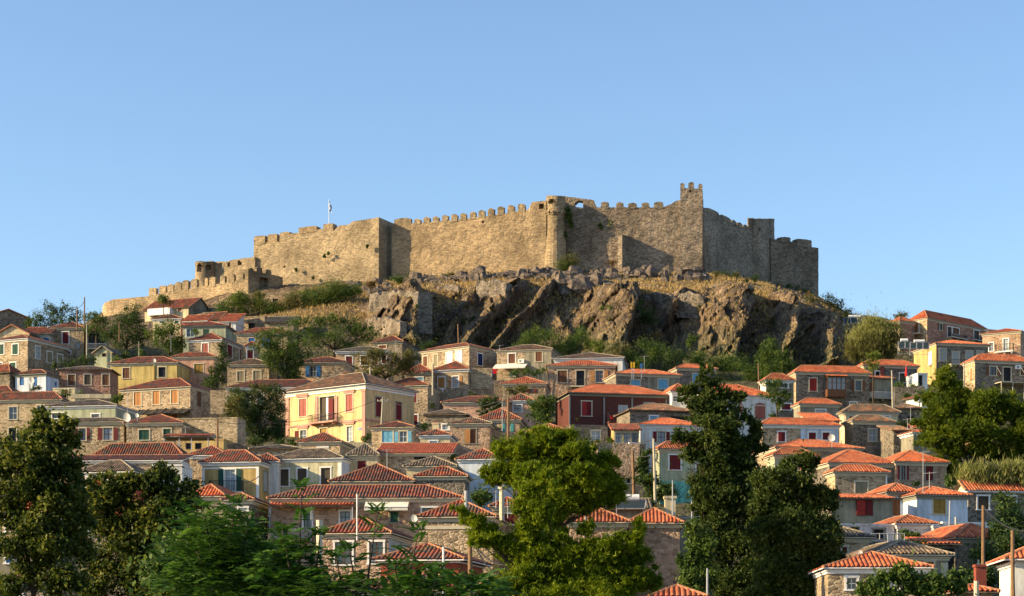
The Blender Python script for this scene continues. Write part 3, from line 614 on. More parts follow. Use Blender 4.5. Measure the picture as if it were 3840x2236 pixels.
# the yellow mansion
h = H('P', 'big yellow mansion with pink pilasters, salmon shutters and a central balcony', 1073, 1370.5, 1440, 37, 1404, 'yy', 'B', 'W',
  [(1122, 1149, 1498, 1561, 'cpS'), (1199, 1255, 1491, 1575, 'dnS'), (1297, 1323, 1480, 1543, 'cpS'),
   (1106, 1120, 1618, 1668, 'cm0'), (1126, 1149, 1615, 1652, 'gWS'), (1200, 1226, 1608, 1640, 'byS'), (1301, 1322, 1601, 1655, 'gkS'),
   ('s', 1409, 1429, 1489, 1561, 'cmG'), ('s', 1485, 1505, 1508, 1573, 'cmG')], xs=1553, dY=-11, oh=.45, D=15)
hM = h; m = MB()
for a in (0, h.W-.55): m.box(a, -.1, .3, a+.55, -.002, h.E-.75, 'pk'); m.box(a-.06, -.15, h.E-.95, a+.61, -.002, h.E-.76, 'pk')
for xx in (1188, 1262):
    u, z = h.loc(xx, 1497); m.box(u-.22, -.12, h.loc(1225, 1588)[1], u+.22, -.002, z+.35, 'pk')
m.build('pilaster', h.root); m = MB(); z = h.loc(1225, 1588)[1]
m.box(.6, -.12, z-.1, h.W-.6, -.05, z+.12, 'pk'); m.box(h.W+.003, 0, z-.1, h.W+.1, h.D, z+.12, 'pk'); m.build('string_course', h.root)
m = MB(); E = h.E
m.box(-.12, -.12, E-.62, h.W+.12, -.005, E-.424, 'tW'); m.box(h.W+.005, -.12, E-.62, h.W+.12, h.D, E-.424, 'tW'); m.build('frieze', h.root)
for a, b, y in ((1113, 1158, 1484), (1288, 1333, 1468), (1292, 1332, 1585), (1115, 1158, 1602)):
    m = MB(); u0, z = h.loc(a, y); u1, _ = h.loc(b, y); m.box(u0, -.2, z-.08, u1, -.004, z+.1, 'pk'); m.box(u0+.1, -.14, z-.3, u1-.1, -.004, z-.085, 'pk'); m.build('lintel', h.root)
balcony(h, 1176, 1268, 1560, 1580, 1., 'tiron', 'pk')
u0, z1 = h.loc(1203, 1494); u1, z0 = h.loc(1250, 1573); um = (u0+u1)/2
m = MB(); m.box(um-.25, .1, z0, um+.1, .17, z1, 'tW'); m.build('door_panel', h.root); m = MB(); m.box(um+.15, .05, z0, u1-.1, .16, z1-.2, 'hm'); m.build('door_leaf', h.root)
m = MB(); u, z = h.loc(1350, 1608); m.box(u-.28, -.06, z-.12, u+.28, -.01, z+.12, 'blue')
for k in range(2): m.box(u-.22, -.066, z+.02-k*.09, u+.2-k*.1, -.061, z+.05-k*.09, 'tW')
m.build('street_sign', h.root)
# tile C
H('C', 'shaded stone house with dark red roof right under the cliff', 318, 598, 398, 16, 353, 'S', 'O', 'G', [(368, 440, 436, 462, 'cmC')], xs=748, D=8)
H('C', 'stone house with white cornice and a row of maroon windows behind a leafy tree', -52, 460, 492, 4, 450, 's', 'K', 'W', [(45, 108, 542, 634, 'cmW'), (192, 250, 537, 628, 'cmW'), (304, 360, 545, 620, 'cmW'), (396, 440, 550, 612, 'cmW'), (205, 262, 745, 768, 'cmW')], D=6)
h = H('C', 'angled stone house with two white lattice shutters and a navy side door', 720, 1256, 442, 38, 426, 's', 'O', 'C', [(806, 846, 545, 640, 'cnC'), (908, 944, 527, 640, 'cGC'), (1032, 1086, 508, 628, 'cWW'), (1124, 1180, 494, 618, 'cWW'), ('s', 1340, 1386, 512, 628, 'cBW')], xs=1520)
dish('C', 1369, 485, 19, h.Y+3, 'small white dish over the navy door below the cliff')
h = H('C', 'narrow stone house with steep little hip roof and pale blue window', 622, 890, 705, 6, 632, 's', 'O', 'C', [(722, 800, 750, 786, 'clW')], D=6, dY=2)
h = H('C', 'stone house with orange wooden shutters, one pair open, and white cornice', 905, 1246, 670, 16, 630, 's', 'O', 'W', [(950, 1016, 750, 858, 'cwW'), (1055, 1187, 742, 840, 'owW')], xs=1500)
ac_unit(h, 978, 876, 'white air conditioner under the closed orange shutter'); hC5 = h
h = H('C', 'stone house with orange hip roof right behind the yellow mansion', 400, 848, 828, 14, 756, 's', 'O', 'C', [(680, 740, 897, 998, 'cmC'), (515, 560, 890, 950, 'cmW'), (706, 750, 1118, 1210, 'cmW')], xs=965, dY=8)
H('C', 'long peach house with low orange roof and blank front', 1002, 1640, 992, 4, 938, 'k', 'O', 'C', [(1066, 1124, 1056, 1072, 'cm0')], D=6)
h = H('C', 'peach house with white cornice and dark framed window beside a round tree', 1645, 1876, 978, 6, 928, 'k', 'O', 'W', [(1692, 1770, 1020, 1086, 'gnW')], D=6)
h = H('C', 'half stone half plaster house with a beige awning over its terrace', 1528, 2062, 472, 12, 432, 's', 'B', 'C', [(1642, 1708, 517, 610, 'cnW'), (1908, 1972, 492, 590, 'cnC'), (1655, 1730, 690, 740, 'gWG')], xs=2140, split=(1800, 'e'))
hC8 = h
u0, z1 = h.loc(1515, 622); u1, z0 = h.loc(1830, 622); m = MB(); zz = h.loc(1500, 672)[1]
n_ = 10
for k in range(n_):
    a, b = u0+(u1-u0)*k/n_, u0+(u1-u0)*(k+1)/n_; m.face([(a, -.02, z1), (b, -.02, z1), (b, -1.9, zz), (a, -1.9, zz)], 'awning'); m.face([(a, -1.9, zz-.18), (b, -1.9, zz-.18), (b, -1.9, zz), (a, -1.9, zz)], 'awning')
m.box(u0, -1.88, zz-.04, u1, -1.84, zz, 'tsteel'); m.build('awning', h.root)
ac_unit(h, 1770, 592, 'white air conditioner beside the reddish shutter over the awning')
for q, (a, c_, lb, w_) in enumerate(((1532, 'redp', 'red shirt drying on the line under the awning', .6), (1496, 'blue', 'blue trousers drying beside the red shirt', .4))):
    p = h.fp(a, 690, 1.7); m = MB(); m.box(-w_/2, -.02, -.6, w_/2, .02, .15, c_)
    if q == 0: m.box(-w_/2-.2, -.02, -.12, -w_/2-.002, .02, .13, c_); m.box(w_/2+.002, -.02, -.12, w_/2+.2, .02, .13, c_)
    else: m.box(-w_/2, -.02, -1., -.04, .02, -.602, c_); m.box(.04, -.02, -1., w_/2, .02, -.602, c_)
    o = m.build('laundry'); o.location = p; tag(o, lb, 'clothes', 'washing on the line')
H('C', 'little stone house with orange hip roof and red shutters behind bushes', 1585, 2005, 812, 5, 746, 's', 'R', 'C', [(1827, 1917, 862, 900, 'om0')], D=6)
h = H('C', 'stone house with open turquoise shutters', 1340, 1752, 1166, 6, 1092, 's', 'O', 'C', [(1480, 1522, 1200, 1240, 'ct0'), (1578, 1692, 1205, 1280, 'ot0')], xs=1850)
h = H('C', 'square stone tower house with one half open orange shutter', 1068, 1462, 1202, 6, 1152, 'P', 'B', 'C', [(1212, 1322, 1258, 1398, 'hwG')], xs=1525)
h = H('C', 'stone house with two windows of pale blue shutters', 298, 706, 1238, 10, 1186, 's2', 'O', 'C', [(400, 505, 1275, 1385, 'clC'), (525, 690, 1280, 1382, 'olC')], xs=800)
h = H('C', 'small cream house with pale blue shutter and chimney', 775, 1066, 1318, 5, 1272, 'c', 'O', 'W', [(868, 942, 1375, 1412, 'clW')], D=5)
chimney(h, 930, 1198, 1275, 'c', .75)
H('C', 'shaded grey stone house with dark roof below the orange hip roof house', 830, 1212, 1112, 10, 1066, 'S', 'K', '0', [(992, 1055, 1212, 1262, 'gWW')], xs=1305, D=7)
H('I', 'long stone building under a big bright orange roof', 352, 1068, 62, 2, -22, 's', 'R', 'C', [(716, 830, 98, 122, 'dk0')], rt='s', D=8, grow=3)
H('I', 'cream rough plastered house with grey tile roof and maroon door', 82, 352, 84, 4, -8, 'c', 'K', 'C', [(160, 238, 140, 250, 'Dm0')], D=7)
# tile D
H('D', 'weathered white house with brown roof behind the stone balcony house', 415, 1088, 556, 6, 528, 'w', 'B', 'W', D=7, xs=1130, dY=4)
h = H('D', 'pinkish stone house with reddish shutters and a cluttered balcony', 352, 1014, 634, 3, 586, 'P', 'R', 'C', [(448, 540, 682, 800, 'cnC'), (632, 712, 682, 832, 'dkC'), (775, 943, 682, 796, 'owC')], D=7)
balcony(h, 558, 768, 775, 838, 1.1)
H('D', 'stone and grey plaster house with two pale blue shutters', 1022, 1648, 712, -12, 674, 'S', 'R', 'C', [(1168, 1256, 774, 828, 'clC'), (1438, 1530, 766, 860, 'clC')], D=6, split=(1332, 'e'))
H('E', 'small grey stone house with pale blue door left of the dark spire tree', 102, 480, 658, -12, 622, 'S', 'R', 'C', [(258, 345, 712, 800, 'clC')], xs=45)
h = H('D', 'dark red timber clad house with grey posts under a wide orange roof', 568, 1548, 902, -12, 826, 'r', 'R', 'G', [(686, 780, 984, 1128, 'hrC'), (1300, 1395, 1000, 1022, 'gWG')], D=8, dY=2, oh=.5)
for xx in (566, 905, 1180, 1515):
    m = MB(); u, _ = h.loc(xx, 1000); m.box(u-.09, -.1, h.loc(xx, 1215)[1], u+.09, -.003, h.E-.45, 'tgrey'); m.build('post', h.root)
m = MB(); u0, z = h.loc(566, 1215); u1, _ = h.loc(910, 1215); m.box(u0, -.14, z-.15, u1, -.003, z+.05, 'tgrey'); m.build('beam', h.root)
hD5 = h
m = MB(); u0, z1 = h.loc(925, 1015); u1, z0 = h.loc(1150, 1190); m.box(u0+1.6, -.06, z0, u0+2.9, -.01, z1, 'hS'); m.build('door', h.root)
balcony(h, 930, 1150, 1112, 1195, 1.3, 'tiron', 'tn' if 'tn' in MATS else 'hn')
p = h.fp(972, 1195, .8); root = empty('plastic_chair', p, .4); tag(root, 'red plastic chair on the balcony of the dark red timber house', 'chair')
m = MB(); m.box(-.22, -.22, .4, .22, .22, .44, 'redp'); m.build('seat', root); m = MB(); m.box(-.22, .2, .445, .22, .24, .9, 'redp'); m.build('backrest', root)
for a in (-.2, .16):
    for b in (-.2, .16): m = MB(); m.box(a, b, 0, a+.04, b+.04, .398, 'redp'); m.build('leg', root)
H('D', 'stone basement storey with a barred window under the dark red timber house', 575, 940, 1222, -12, 1220, 'S', 'K', '0', [(780, 862, 1272, 1368, 'gWC')], rt='f', D=6, dY=6, grow=4)
H('D', 'small white house with glazed window right of the timber house', 1572, 1740, 888, -12, 832, 'w', 'R', 'W', [(1582, 1652, 932, 985, 'gWW')], D=6, dY=2)
H('D', 'low stone house with a weathered orange tile roof and small pale window', 1158, 1790, 1072, -12, 1012, 'S', 'B', '0', [(1355, 1430, 1128, 1165, 'clW'), (1560, 1700, 1130, 1180, 'dk0')], D=6)
h = H('D', 'white house with open crimson shutters and an orange roof', 1260, 1900, 1214, -12, 1150, 'w', 'R', 'W', [(1385, 1550, 1280, 1388, 'omC'), (1600, 1760, 1285, 1390, 'omC')], D=7)
h = H('D', 'glazed timber sunroom with orange window frames', 1000, 1250, 1262, -2, 1216, 'o', 'O', '0', [(1016, 1086, 1292, 1392, 'gnC'), (1098, 1164, 1292, 1392, 'gnC'), (1174, 1240, 1292, 1392, 'gnC')], rt='s', D=3.5, dY=-2)
h = H('J', 'rubble stone house with a dark green door below the sunroom', 840, 1310, -28, -12, -30, 's', 'K', '0', [(1002, 1076, 112, 245, 'DgW'), (1125, 1162, 312, 356, 'dkC'), (925, 940, 100, 190, 'cGW')], rt='f', D=6, dY=-4, grow=5)
ac_unit(h, 1187, -6, 'white air conditioner on the stone wall below the sunroom', 1., .7)
H('D', 'low building with a patchy orange roof left of the timber house', 172, 552, 1282, 2, 1216, 's', 'R', '0', D=6)
h = H('J', 'pale green house with one big maroon shutter and a turquoise base', 1448, 1960, 25, -14, -46, 'm', 'R', 'C', [(1546, 1656, 80, 226, 'cmW'), (1812, 1900, 182, 290, 'cmW')], xs=1398)
balcony(h, 1745, 1960, 222, 298, .9)
m = MB(); u0, z = h.loc(1452, 335); m.box(.01, -.03, .3, h.W-.01, -.002, z, 't'); m.build('painted_base', h.root)
# tile E
H('E', 'long white house with arched salmon shutters and stone corner blocks', 330, 1084, 920, -11, 822, 'w', 'R', 'W', [(868, 968, 1030, 1160, 'cpCA'), (700, 745, 1030, 1100, 'cpCA')], D=8)
h = H('E', 'small house with orange hip roof left of the bay window house', 976, 1248, 776, -10, 712, 'S', 'R', 'W', [(1115, 1192, 812, 850, 'gWW'), (1132, 1218, 1008, 1068, 'cmW')], xs=925, ws='w')
h = H('E', 'big grey stone house with a brown timber bay window and one red shutter', 1270, 1988, 698, -9, 638, 'Sn', 'R', 'C', [(1405, 1475, 757, 884, 'crC'), (1816, 1950, 778, 880, 'onC'), (1802, 1870, 992, 1042, 'gWW')], xs=1232, ws='s2', D=8)  # paler stone on the side paints its sunlight, the dark front its shade
u0, z1 = h.loc(1560, 745); u1, z0 = h.loc(1742, 940); m = MB(); zm = z0+(z1-z0)*.34
m.box(u0, -.9, z0, u1, -.003, zm, 'hn'); m.box(u0, -.9, z1-.12, u1, -.003, z1, 'hn'); m.box(u0-.05, -.95, z0-.12, u1+.05, -.003, z0-.003, 'hn')
for k in range(5): q = u0+(u1-u0-.1)*k/4; m.box(q, -.9, zm+.002, q+.1, -.8, z1-.122, 'hn')
m.box(u0, -.8, (zm+z1)/2-.03, u1, -.78, (zm+z1)/2+.03, 'hn')
o = m.build('bay_window', h.root); m = MB(); m.box(u0+.1, -.76, zm, u1-.1, -.72, z1-.13, 'curtain'); m.build('pane', o)
m = MB(); tile_facet(m, [(u0-.3, -1.2, z1+.02), (u1+.3, -1.2, z1+.02), (u1+.1, 0, z1+.35), (u0-.1, 0, z1+.35)], 'R'); m.build('bay_roof', o)
hE3 = h
H('E', 'grey plaster house with orange hip roof below the bay window house', 1312, 1688, 1012, -10, 958, 'e', 'R', 'C', [(1466, 1560, 1066, 1100, 'gWW')], xs=1268, D=7)
H('E', 'low cream building with a plain orange roof strip', 1424, 1690, 1172, -6, 1108, 'c', 'R', '0', rt='s', D=5, dY=-2)
H('F', 'cream house with mottled brown roof behind the square grey stone house', 85, 596, 1086, -8, 1018, 'c', 'B', 'C', [(118, 180, 1132, 1180, 'cmC'), (440, 512, 1128, 1156, 'gWW')], xs=28)
h = H('E', 'stone and white house with three maroon windows beside a white dish', 942, 1688, 1216, -9, 1154, 's', 'R', 'W', [(1096, 1164, 1284, 1380, 'hrW'), (1396, 1466, 1290, 1362, 'cmW'), (1532, 1600, 1290, 1362, 'cmW')], xs=912, D=7, split=(1316, 'wb'))
h = H('E', 'long stone building under a straight bright orange roof', 1080, 1908, 1436, -11, 1366, 's', 'R', 'C', [(1480, 1640, 1462, 1475, 'dk0')], D=7)
h = H('K', 'small pale green house with orange hip roof over the broad dark tree', 1062, 1465, 84, -10, 16, 'm', 'R', 'C', xs=1042, D=6)
# tile F
h = H('F', 'large angled stone house with balconies on the right skyline', 882, 1452, 168, -42, 118, 'P2', 'R', 'C', [(985, 1050, 215, 292, 'onC'), (1082, 1122, 250, 368, 'dnW'), (1132, 1195, 258, 330, 'cnW'), (1342, 1392, 285, 390, 'dnW'), (1000, 1046, 378, 396, 'gWW'), ('s', 757, 800, 210, 312, 'cwW')], xs=716, ws='s2', D=8)
balcony(h, 1080, 1240, 318, 378, .9); balcony(h, 1310, 1430, 345, 400, .9)
m = MB(); v0, z1 = h.loc(745, 265, 's'); v1, z0 = h.loc(835, 330, 's'); a, b = min(v0, v1), max(v0, v1); z0 = h.loc(790, 322, 's')[1]
m.box(-1.3, a, z0-.15, -.003, b, z0, 'tC')
for k in range(12): q = a+(b-a-.03)*k/11; m.box(-1.3, q, z0, -1.27, q+.03, z0+.9, 'tiron')
m.box(-1.3, a, z0+.9, -1.26, b, z0+.94, 'tiron'); m.build('balcony', h.root)
H('F', 'small annex with orange roof on the left of the skyline house', 612, 760, 196, -30, 158, 'P2', 'R', 'C', xs=520, D=5, dY=3, ws='c')
h = H('F', 'pinkish stone house at the right edge with white doors and a small balcony', 1425, 1800, 296, 30, 272, 'P', 'R', 'C', [(1490, 1530, 410, 488, 'gWW'), (1632, 1680, 372, 484, 'gWW')], xs=1900)
balcony(h, 1565, 1740, 432, 490, 1., 'tiron', 'tW')
h = H('F', 'grey stone house with ochre side wall and four pale closed shutters', 972, 1482, 414, -12, 386, 'Sn', 'R', 'C', [(1005, 1068, 467, 590, 'cSC'), (1130, 1198, 497, 624, 'cSC'), (1265, 1328, 490, 600, 'cSC'), (1372, 1433, 492, 558, 'cSC'), ('s', 898, 926, 510, 625, 'cWW')], xs=752, ws='o', D=10)
balcony(h, 1090, 1290, 575, 628, 1.)
h = H('F', 'grey stone house at the right edge with brown shutters and an open awning frame', 1352, 1920, 584, -13, 524, 'Sn', 'R', 'C', [(1460, 1600, 642, 730, 'onC'), (1632, 1704, 650, 788, 'dkC'), (1800, 1860, 650, 730, 'cnC'), ('s', 1308, 1328, 665, 770, 'cwC')], xs=1238, ws='s2', D=8)  # front and side stone differ to paint shade and sun
ac_unit(h, 1768, 650, 'white air conditioner right of the dark doorway on the right edge house')
m = MB(); u0, z1 = h.loc(1480, 608); u1, _ = h.loc(1820, 608); m.tube((u0, -.1, z1), (u1, -.1, z1), .05, .05, 'awning', 6)
for u in (u0+1, u1-.6): m.tube((u, -.1, z1), (u+.4, -1.4, z1-1.8), .03, .03, 'tsteel', 4)
m.build('awning_frame', h.root)
m = MB(); u0, z1 = h.loc(1540, 808); u1, _ = h.loc(1880, 808); m.box(u0, -2.2, z1-.1, u1, -.05, z1, 'tC')
for k in range(4): q = u0+(u1-u0-.1)*k/3; m.box(q, -2.2, z1-2.6, q+.1, -2.1, z1-.102, 'tC')
m.build('terrace_canopy', h.root)
h = H('F', 'grey stone house with a white framed door behind a folded red parasol', 262, 786, 628, -12, 578, 'Sn', 'R', 'C', [(612, 682, 708, 800, 'dnW'), (375, 415, 690, 745, 'dkW')], xs=182, ws='s2', D=8)  # sunlit side painted as a paler stone than the shaded front
chimney(h, 436, 650, 730, 'brick', .5, 0)
p = h.fp(643, 800, 1.2); root = empty('parasol', p); tag(root, 'folded red parasol on the terrace before a white framed door', 'parasol')
m = MB(); m.tube((0, 0, 0), (0, 0, 2.3), .03, .03, 'tW', 6); m.build('pole', root); m = MB(); m.tube((0, 0, .7), (0, 0, 1.2), .17, .2, 'redp', 8); m.tube((0, 0, 1.2), (0, 0, 2.2), .2, .05, 'redp', 8); m.build('canopy', root)
h = H('F', 'narrow porch wing with a white balustrade right of the bay window house', 308, 560, 752, -13, 728, 'e', 'O', '0', [(314, 360, 800, 890, 'Dn0')], rt='s', D=4, dY=9)
balcony(h, 310, 540, 895, 962, 1.1, 'tW', 'tG'); balcony(h, 552, 682, 912, 975, 1.1, 'tsteel', 'tG')
H('F', 'tiny flat roofed white entrance block beside the ochre sided house', 790, 886, 712, -10, 708, 'w', 'O', 'W', [(800, 836, 728, 830, 'dk0')], rt='f', D=4, dY=-3)
h = H('F', 'little white gabled house left of the right hand pine', 798, 960, 945, -26, 928, 'w', 'R', '0', xs=688, D=5, ws='w')
ac_unit(h, 836, 1025, 'air conditioner on the little white gabled house by the pine')
H('F', 'stone building under a thin strip of mottled orange tiles', 560, 830, 1056, -5, 1016, 'Sn', 'B', '0', [(690, 760, 1130, 1180, 'dk0')], D=5)
h = H('F', 'square grey stone house with mottled hip roof and one half open window', 156, 548, 1182, -12, 1120, 'Sn', 'B', 'C', [(308, 384, 1258, 1378, 'gWC')], xs=72, ws='s2')  # side stone lightened in colour for the sun, front darkened for shade
H('F', 'dark stone house with a low brown tile edge between grey house and pine', 552, 740, 1268, -6, 1232, 'S', 'B', '0', [(556, 580, 1320, 1400, 'cG0')], rt='s', D=5, dY=2)
H('F', 'grey plaster house with white corner trim in the shade of the pine', 748, 1100, 1292, -14, 1262, 'e', 'R', 'W', [(880, 960, 1340, 1430, 'gWW')], xs=625, D=6)
H('F', 'orange gable tip behind the right hand pine', 792, 862, 1222, -20, 1186, 'c', 'R', '0', rt='G', D=4, dY=3)
H('F', 'reddish house wall behind the trunk of the right hand pine', 1440, 1640, 1330, -8, 1300, 'P2', 'R', '0', D=6, dY=12)
# lower right
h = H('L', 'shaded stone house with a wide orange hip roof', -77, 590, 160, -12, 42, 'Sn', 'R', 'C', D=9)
h = H('L', 'brown stone house with dark maroon shutters below the right hand pine', 576, 1075, 150, -12, 55, 'P', 'R', 'C', [(592, 700, 182, 325, 'omG'), (868, 940, 182, 333, 'cmG')], D=8)
h = H('L', 'small stone house with beige framed wooden shutters and a white drainpipe', -22, 484, 250, -8, 180, 's', 'R', 'C', [(180, 296, 345, 465, 'cGC')], xs=-78, ws='s2', D=7)  # brighter stone on the side carries painted sunlight
u, z = h.loc(478, 290); m = MB(); m.tube((u, -.12, z-5.2), (u, -.12, z), .07, .07, 'tW', 6); m.build('drainpipe', h.root)
h = H('L', 'olive plaster wing with half open maroon shutters under a tiled strip', -60, 540, 500, -9, 474, 'e', 'R', '0', [(188, 350, 522, 674, 'hr0')], rt='s', D=2.5, grow=3)
H('L', 'white house part with brown shutter left of the ochre window house', 498, 780, 446, -12, 378, 'wb', 'R', 'G', [(545, 614, 510, 674, 'cn0')], D=5)
H('L', 'white house tinted blue for shade with one ochre shuttered window', 782, 1280, 474, -12, 404, 'wb', 'R', 'G', [(943, 1062, 512, 658, 'cyC')], D=6)
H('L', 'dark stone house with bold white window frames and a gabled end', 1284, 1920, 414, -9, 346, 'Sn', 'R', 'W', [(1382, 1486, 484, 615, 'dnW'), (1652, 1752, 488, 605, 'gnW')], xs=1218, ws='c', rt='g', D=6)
H('L', 'low white basement building with two dark openings', -10, 560, 768, -12, 766, 'w', 'O', '0', [(132, 216, 790, 840, 'dk0'), (356, 460, 812, 900, 'dkG')], rt='f', D=5)
H('L', 'tiny white house with a small brown hip roof', 592, 945, 758, -12, 690, 'w', 'R', 'W', D=5)
h = H('L', 'white flat roofed building with a black doorway', 1040, 1512, 752, -12, 748, 'w', 'O', 'W', [(1255, 1322, 796, 830, 'dkC')], rt='f', D=5)
H('L', 'recessed white wall with dark passage between two white buildings', 945, 1042, 790, -12, 770, 'w', 'O', '0', [(950, 1026, 795, 915, 'dk0')], rt='f', D=4, dY=2)
H('L', 'stone house with grey mottled roof and half hidden maroon window right of the dark tree', -160, 318, 890, -6, 808, 's2', 'K', 'C', [(46, 94, 985, 1045, 'cmC'), (-60, -20, 985, 1045, 'cmC')], D=8)
h = H('L', 'stone house with orange pyramid roof beside the tall wooden pole', 1176, 1668, 898, -12, 785, 'Sn', 'R', 'G', [(1340, 1520, 948, 1145, 'odW')], D=8)
H('L', 'dark lean-to with a descending orange tile edge', 880, 1172, 950, -3, 888, 'S', 'R', '0', [(1000, 1165, 1000, 1300, 'dk0')], rt='s', D=5, dY=2)
h = H('L', 'grey plaster house with pale corner strips and a broad grey tile hip roof', 400, 1088, 1062, -8, 950, 'e', 'K', 'C', [(872, 944, 1130, 1290, 'byC')], D=9)
u, _ = h.loc(1072, 1100); m = MB(); m.box(h.W-.45, -.05, .3, h.W-.02, -.003, h.E-.45, 'tC'); m.build('corner_strip', h.root)
h = H('L', 'near stone house with weathered orange tiles and white window frames at the bottom right', -90, 888, 1188, 3, 1052, 's', 'R', 'W', [(92, 190, 1285, 1400, 'gWW'), (390, 600, 1285, 1440, 'gWW')], D=8, dY=-2)
h = H('L', 'low orange roof with a pale chimney pipe at the bottom edge', 1190, 1520, 1428, 2, 1372, 's', 'R', '0', D=4)
h = H('L', 'near house corner with white eave at the right edge', 1735, 2300, 1108, 6, 960, 'w', 'R', 'W', D=5, dY=-14, oh=.6)
# lower middle
h = H('J', 'tall pinkish stone house with orange roof and a projecting right half', 1150, 1648, 752, 3, 630, 'P', 'R', 'C', xs=1755, D=8, grow=4)
hJ1 = h
h = H('J', 'pinkish stone wing with one stone framed window behind the bright pine', 560, 1130, 745, 3, 620, 'P', 'R', 'C', [(942, 990, 870, 965, 'gWC')], D=7, dY=-2, grow=4)
H('J', 'stone house with triple cornice left of the grey tiled roof', 440, 690, 578, 6, 514, 's', 'R', 'C', D=6, xs=735)
H('J', 'low house with an old streaky tile roof behind the solar heater', 720, 1345, 606, 2, 525, 'e', 'K', '0', rt='s', D=5)
H('J', 'roof corner of ribbed orange tiles at the bottom edge', 1400, 1860, 1480, 3, 1384, 'P', 'R', 'C', D=7)
ht = heater('J', 1018, 1300, 524, 606, FY(1676+560*S)-6, 'large solar heater with pale tank on the pinkish stone roofs')
tk = [c for c in ht.children if c.name.startswith('tank')][0]; xs_ = [v.co.x for v in tk.data.vertices]; ym = min(v.co.y for v in tk.data.vertices); zm_ = sum(v.co.z for v in tk.data.vertices)/len(xs_); x_ = min(xs_)+.06; m = MB()
for k in range(9): m.box(x_+k*.055, ym-.012, zm_+.03+.004*k, x_+k*.055+.035, ym+.03, zm_+(.085 if k % 3 else .1)+.004*k, 'tgrey')
m.build('lettering', tk)
H('I', 'bluish white house with orange roof left of the bright pine', 1152, 1560, 122, 10, 36, 'wb', 'O', 'W', [(1366, 1440, 208, 275, 'cnW')], D=7)
H('I', 'stone house with a large ribbed orange hip roof', -90, 690, 340, 4, 182, 's', 'O', 'C', D=9, dY=2)
H('I', 'stone house with small hip roof joined to the large ribbed roof', 738, 1216, 292, 4, 198, 'Sn', 'O', 'C', D=7, dY=-1, xs=1255)
H('I', 'house with mossy brown tiles behind the ribbed orange roofs', 640, 1112, 192, 5, 104, 'c', 'K', 'C', D=7, xs=1180, dY=1)
h = H('I', 'wide stone house with a long maroon tiled roof and a cream awning', -690, 1172, 505, 2, 384, 'P', 'O', 'C', [(795, 935, 600, 665, 'ggW'), (-10, 85, 635, 745, 'ggW'), (-370, -290, 630, 800, 'ggW'), (482, 556, 640, 742, 'cgG')], D=9, grow=3, xs=1215)
hI4 = h
u0, z1 = h.loc(240, 540); u1, _ = h.loc(665, 540); z0 = h.loc(240, 605)[1]; m = MB(); n_ = 9
for k in range(n_):
    a, b = u0+(u1-u0)*k/n_, u0+(u1-u0)*(k+1)/n_; m.face([(a, -.12, z1), (b, -.12, z1), (b, -1.2, z0), (a, -1.2, z0)], 'awning'); m.face([(a, -1.2, z0-.25), (b, -1.2, z0-.25), (b, -1.2, z0), (a, -1.2, z0)], 'awning')
m.tube((u0, -1.2, z0), (u1, -1.2, z0), .035, .035, 'tsteel', 5); m.build('awning', h.root)
m = MB(); a = h.loc(-690, 575); b = h.loc(140, 575); tile_facet(m, [(0, -1.3, a[1]-.1), (b[0], -1.3, a[1]-.1), (b[0], 0, a[1]+.22), (0, 0, a[1]+.22)], 'R'); m.box(0, -1.25, a[1]-.2, b[0], -1.17, a[1]-.11, 'soffit')
for q in (.1, b[0]*.5, b[0]-.1): m.tube((q, -1.2, a[1]-3.2), (q, -1.2, a[1]-.2), .04, .04, 'tsteel', 5)
m.build('pent_roof', h.root)
balcony(h, -660, -290, 815, 888, 1.2, 'tsteel', 'tG')
h = H('I', 'stone house with triple pale cornice under a ribbed orange hip roof', 766, 1490, 690, 7, 540, 's', 'O', 'C', xs=1630, D=9, grow=4)
m = MB(); m.box(-.06, -.06, h.E-.85, h.W+.06, -.003, h.E-.6, 'tC'); m.build('stone_band', h.root)
dish('I', 716, 702, 37, h.Y-1.5, 'white satellite dish at the corner of the triple cornice house')
h = H('I', 'small stone house with a metal flue and crimson window by the bright pine', 1490, 1765, 588, 3, 520, 's', 'O', 'C', [(1598, 1740, 658, 760, 'cmW')], D=6)
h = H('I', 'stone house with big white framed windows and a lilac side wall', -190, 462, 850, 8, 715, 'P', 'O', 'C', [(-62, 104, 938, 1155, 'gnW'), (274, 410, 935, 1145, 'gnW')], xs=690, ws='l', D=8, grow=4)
hI6 = h
h = H('I', 'red brown timber house with a white eave board', 388, 1148, 1112, 10, 970, 'b', 'O', 'W', [(860, 980, 1205, 1270, 'gnC')], xs=1390, D=8, grow=4, corn=1, oh=.5)
h = H('I', 'nearest roof of large ribbed orange tiles across the bottom edge', -60, 1500, 1408, 3, 1240, 'c', 'O', 'C', D=11, grow=4)
h = H('H', 'ochre house with white corner pilasters, green shutters and a small balcony', 310, 868, 150, 9, 38, 'o', 'O', 'W', [(470, 695, 225, 432, 'ogW'), ('s', 912, 950, 240, 430, 'cSG')], xs=978, D=8)
m = MB()
for a in (0, h.W-.26): m.box(a, -.08, .3, a+.26, -.002, h.E-.45, 'tW')
m.box(.26, -.05, h.E-.6, h.W-.26, -.002, h.E-.45, 'tW'); m.build('pilaster', h.root)
balcony(h, 400, 725, 340, 442, .9)
h = H('H', 'cream white house with three tall white framed windows and a mossy grey roof', 980, 1680, 112, 12, 24, 'c2', 'K', 'W', [(1068, 1160, 222, 384, 'bdW'), (1246, 1336, 216, 378, 'bdW'), (1476, 1568, 208, 370, 'bdW')], xs=1822, ws='wb', D=9)
m = MB()
for a in (0, h.W-.36): m.box(a, -.08, .3, a+.36, -.002, h.E-.45, 'tW')
z = h.loc(1300, 470)[1]; m.box(.36, -.07, z-.2, h.W-.36, -.002, z, 'tW'); m.build('pilaster', h.root)
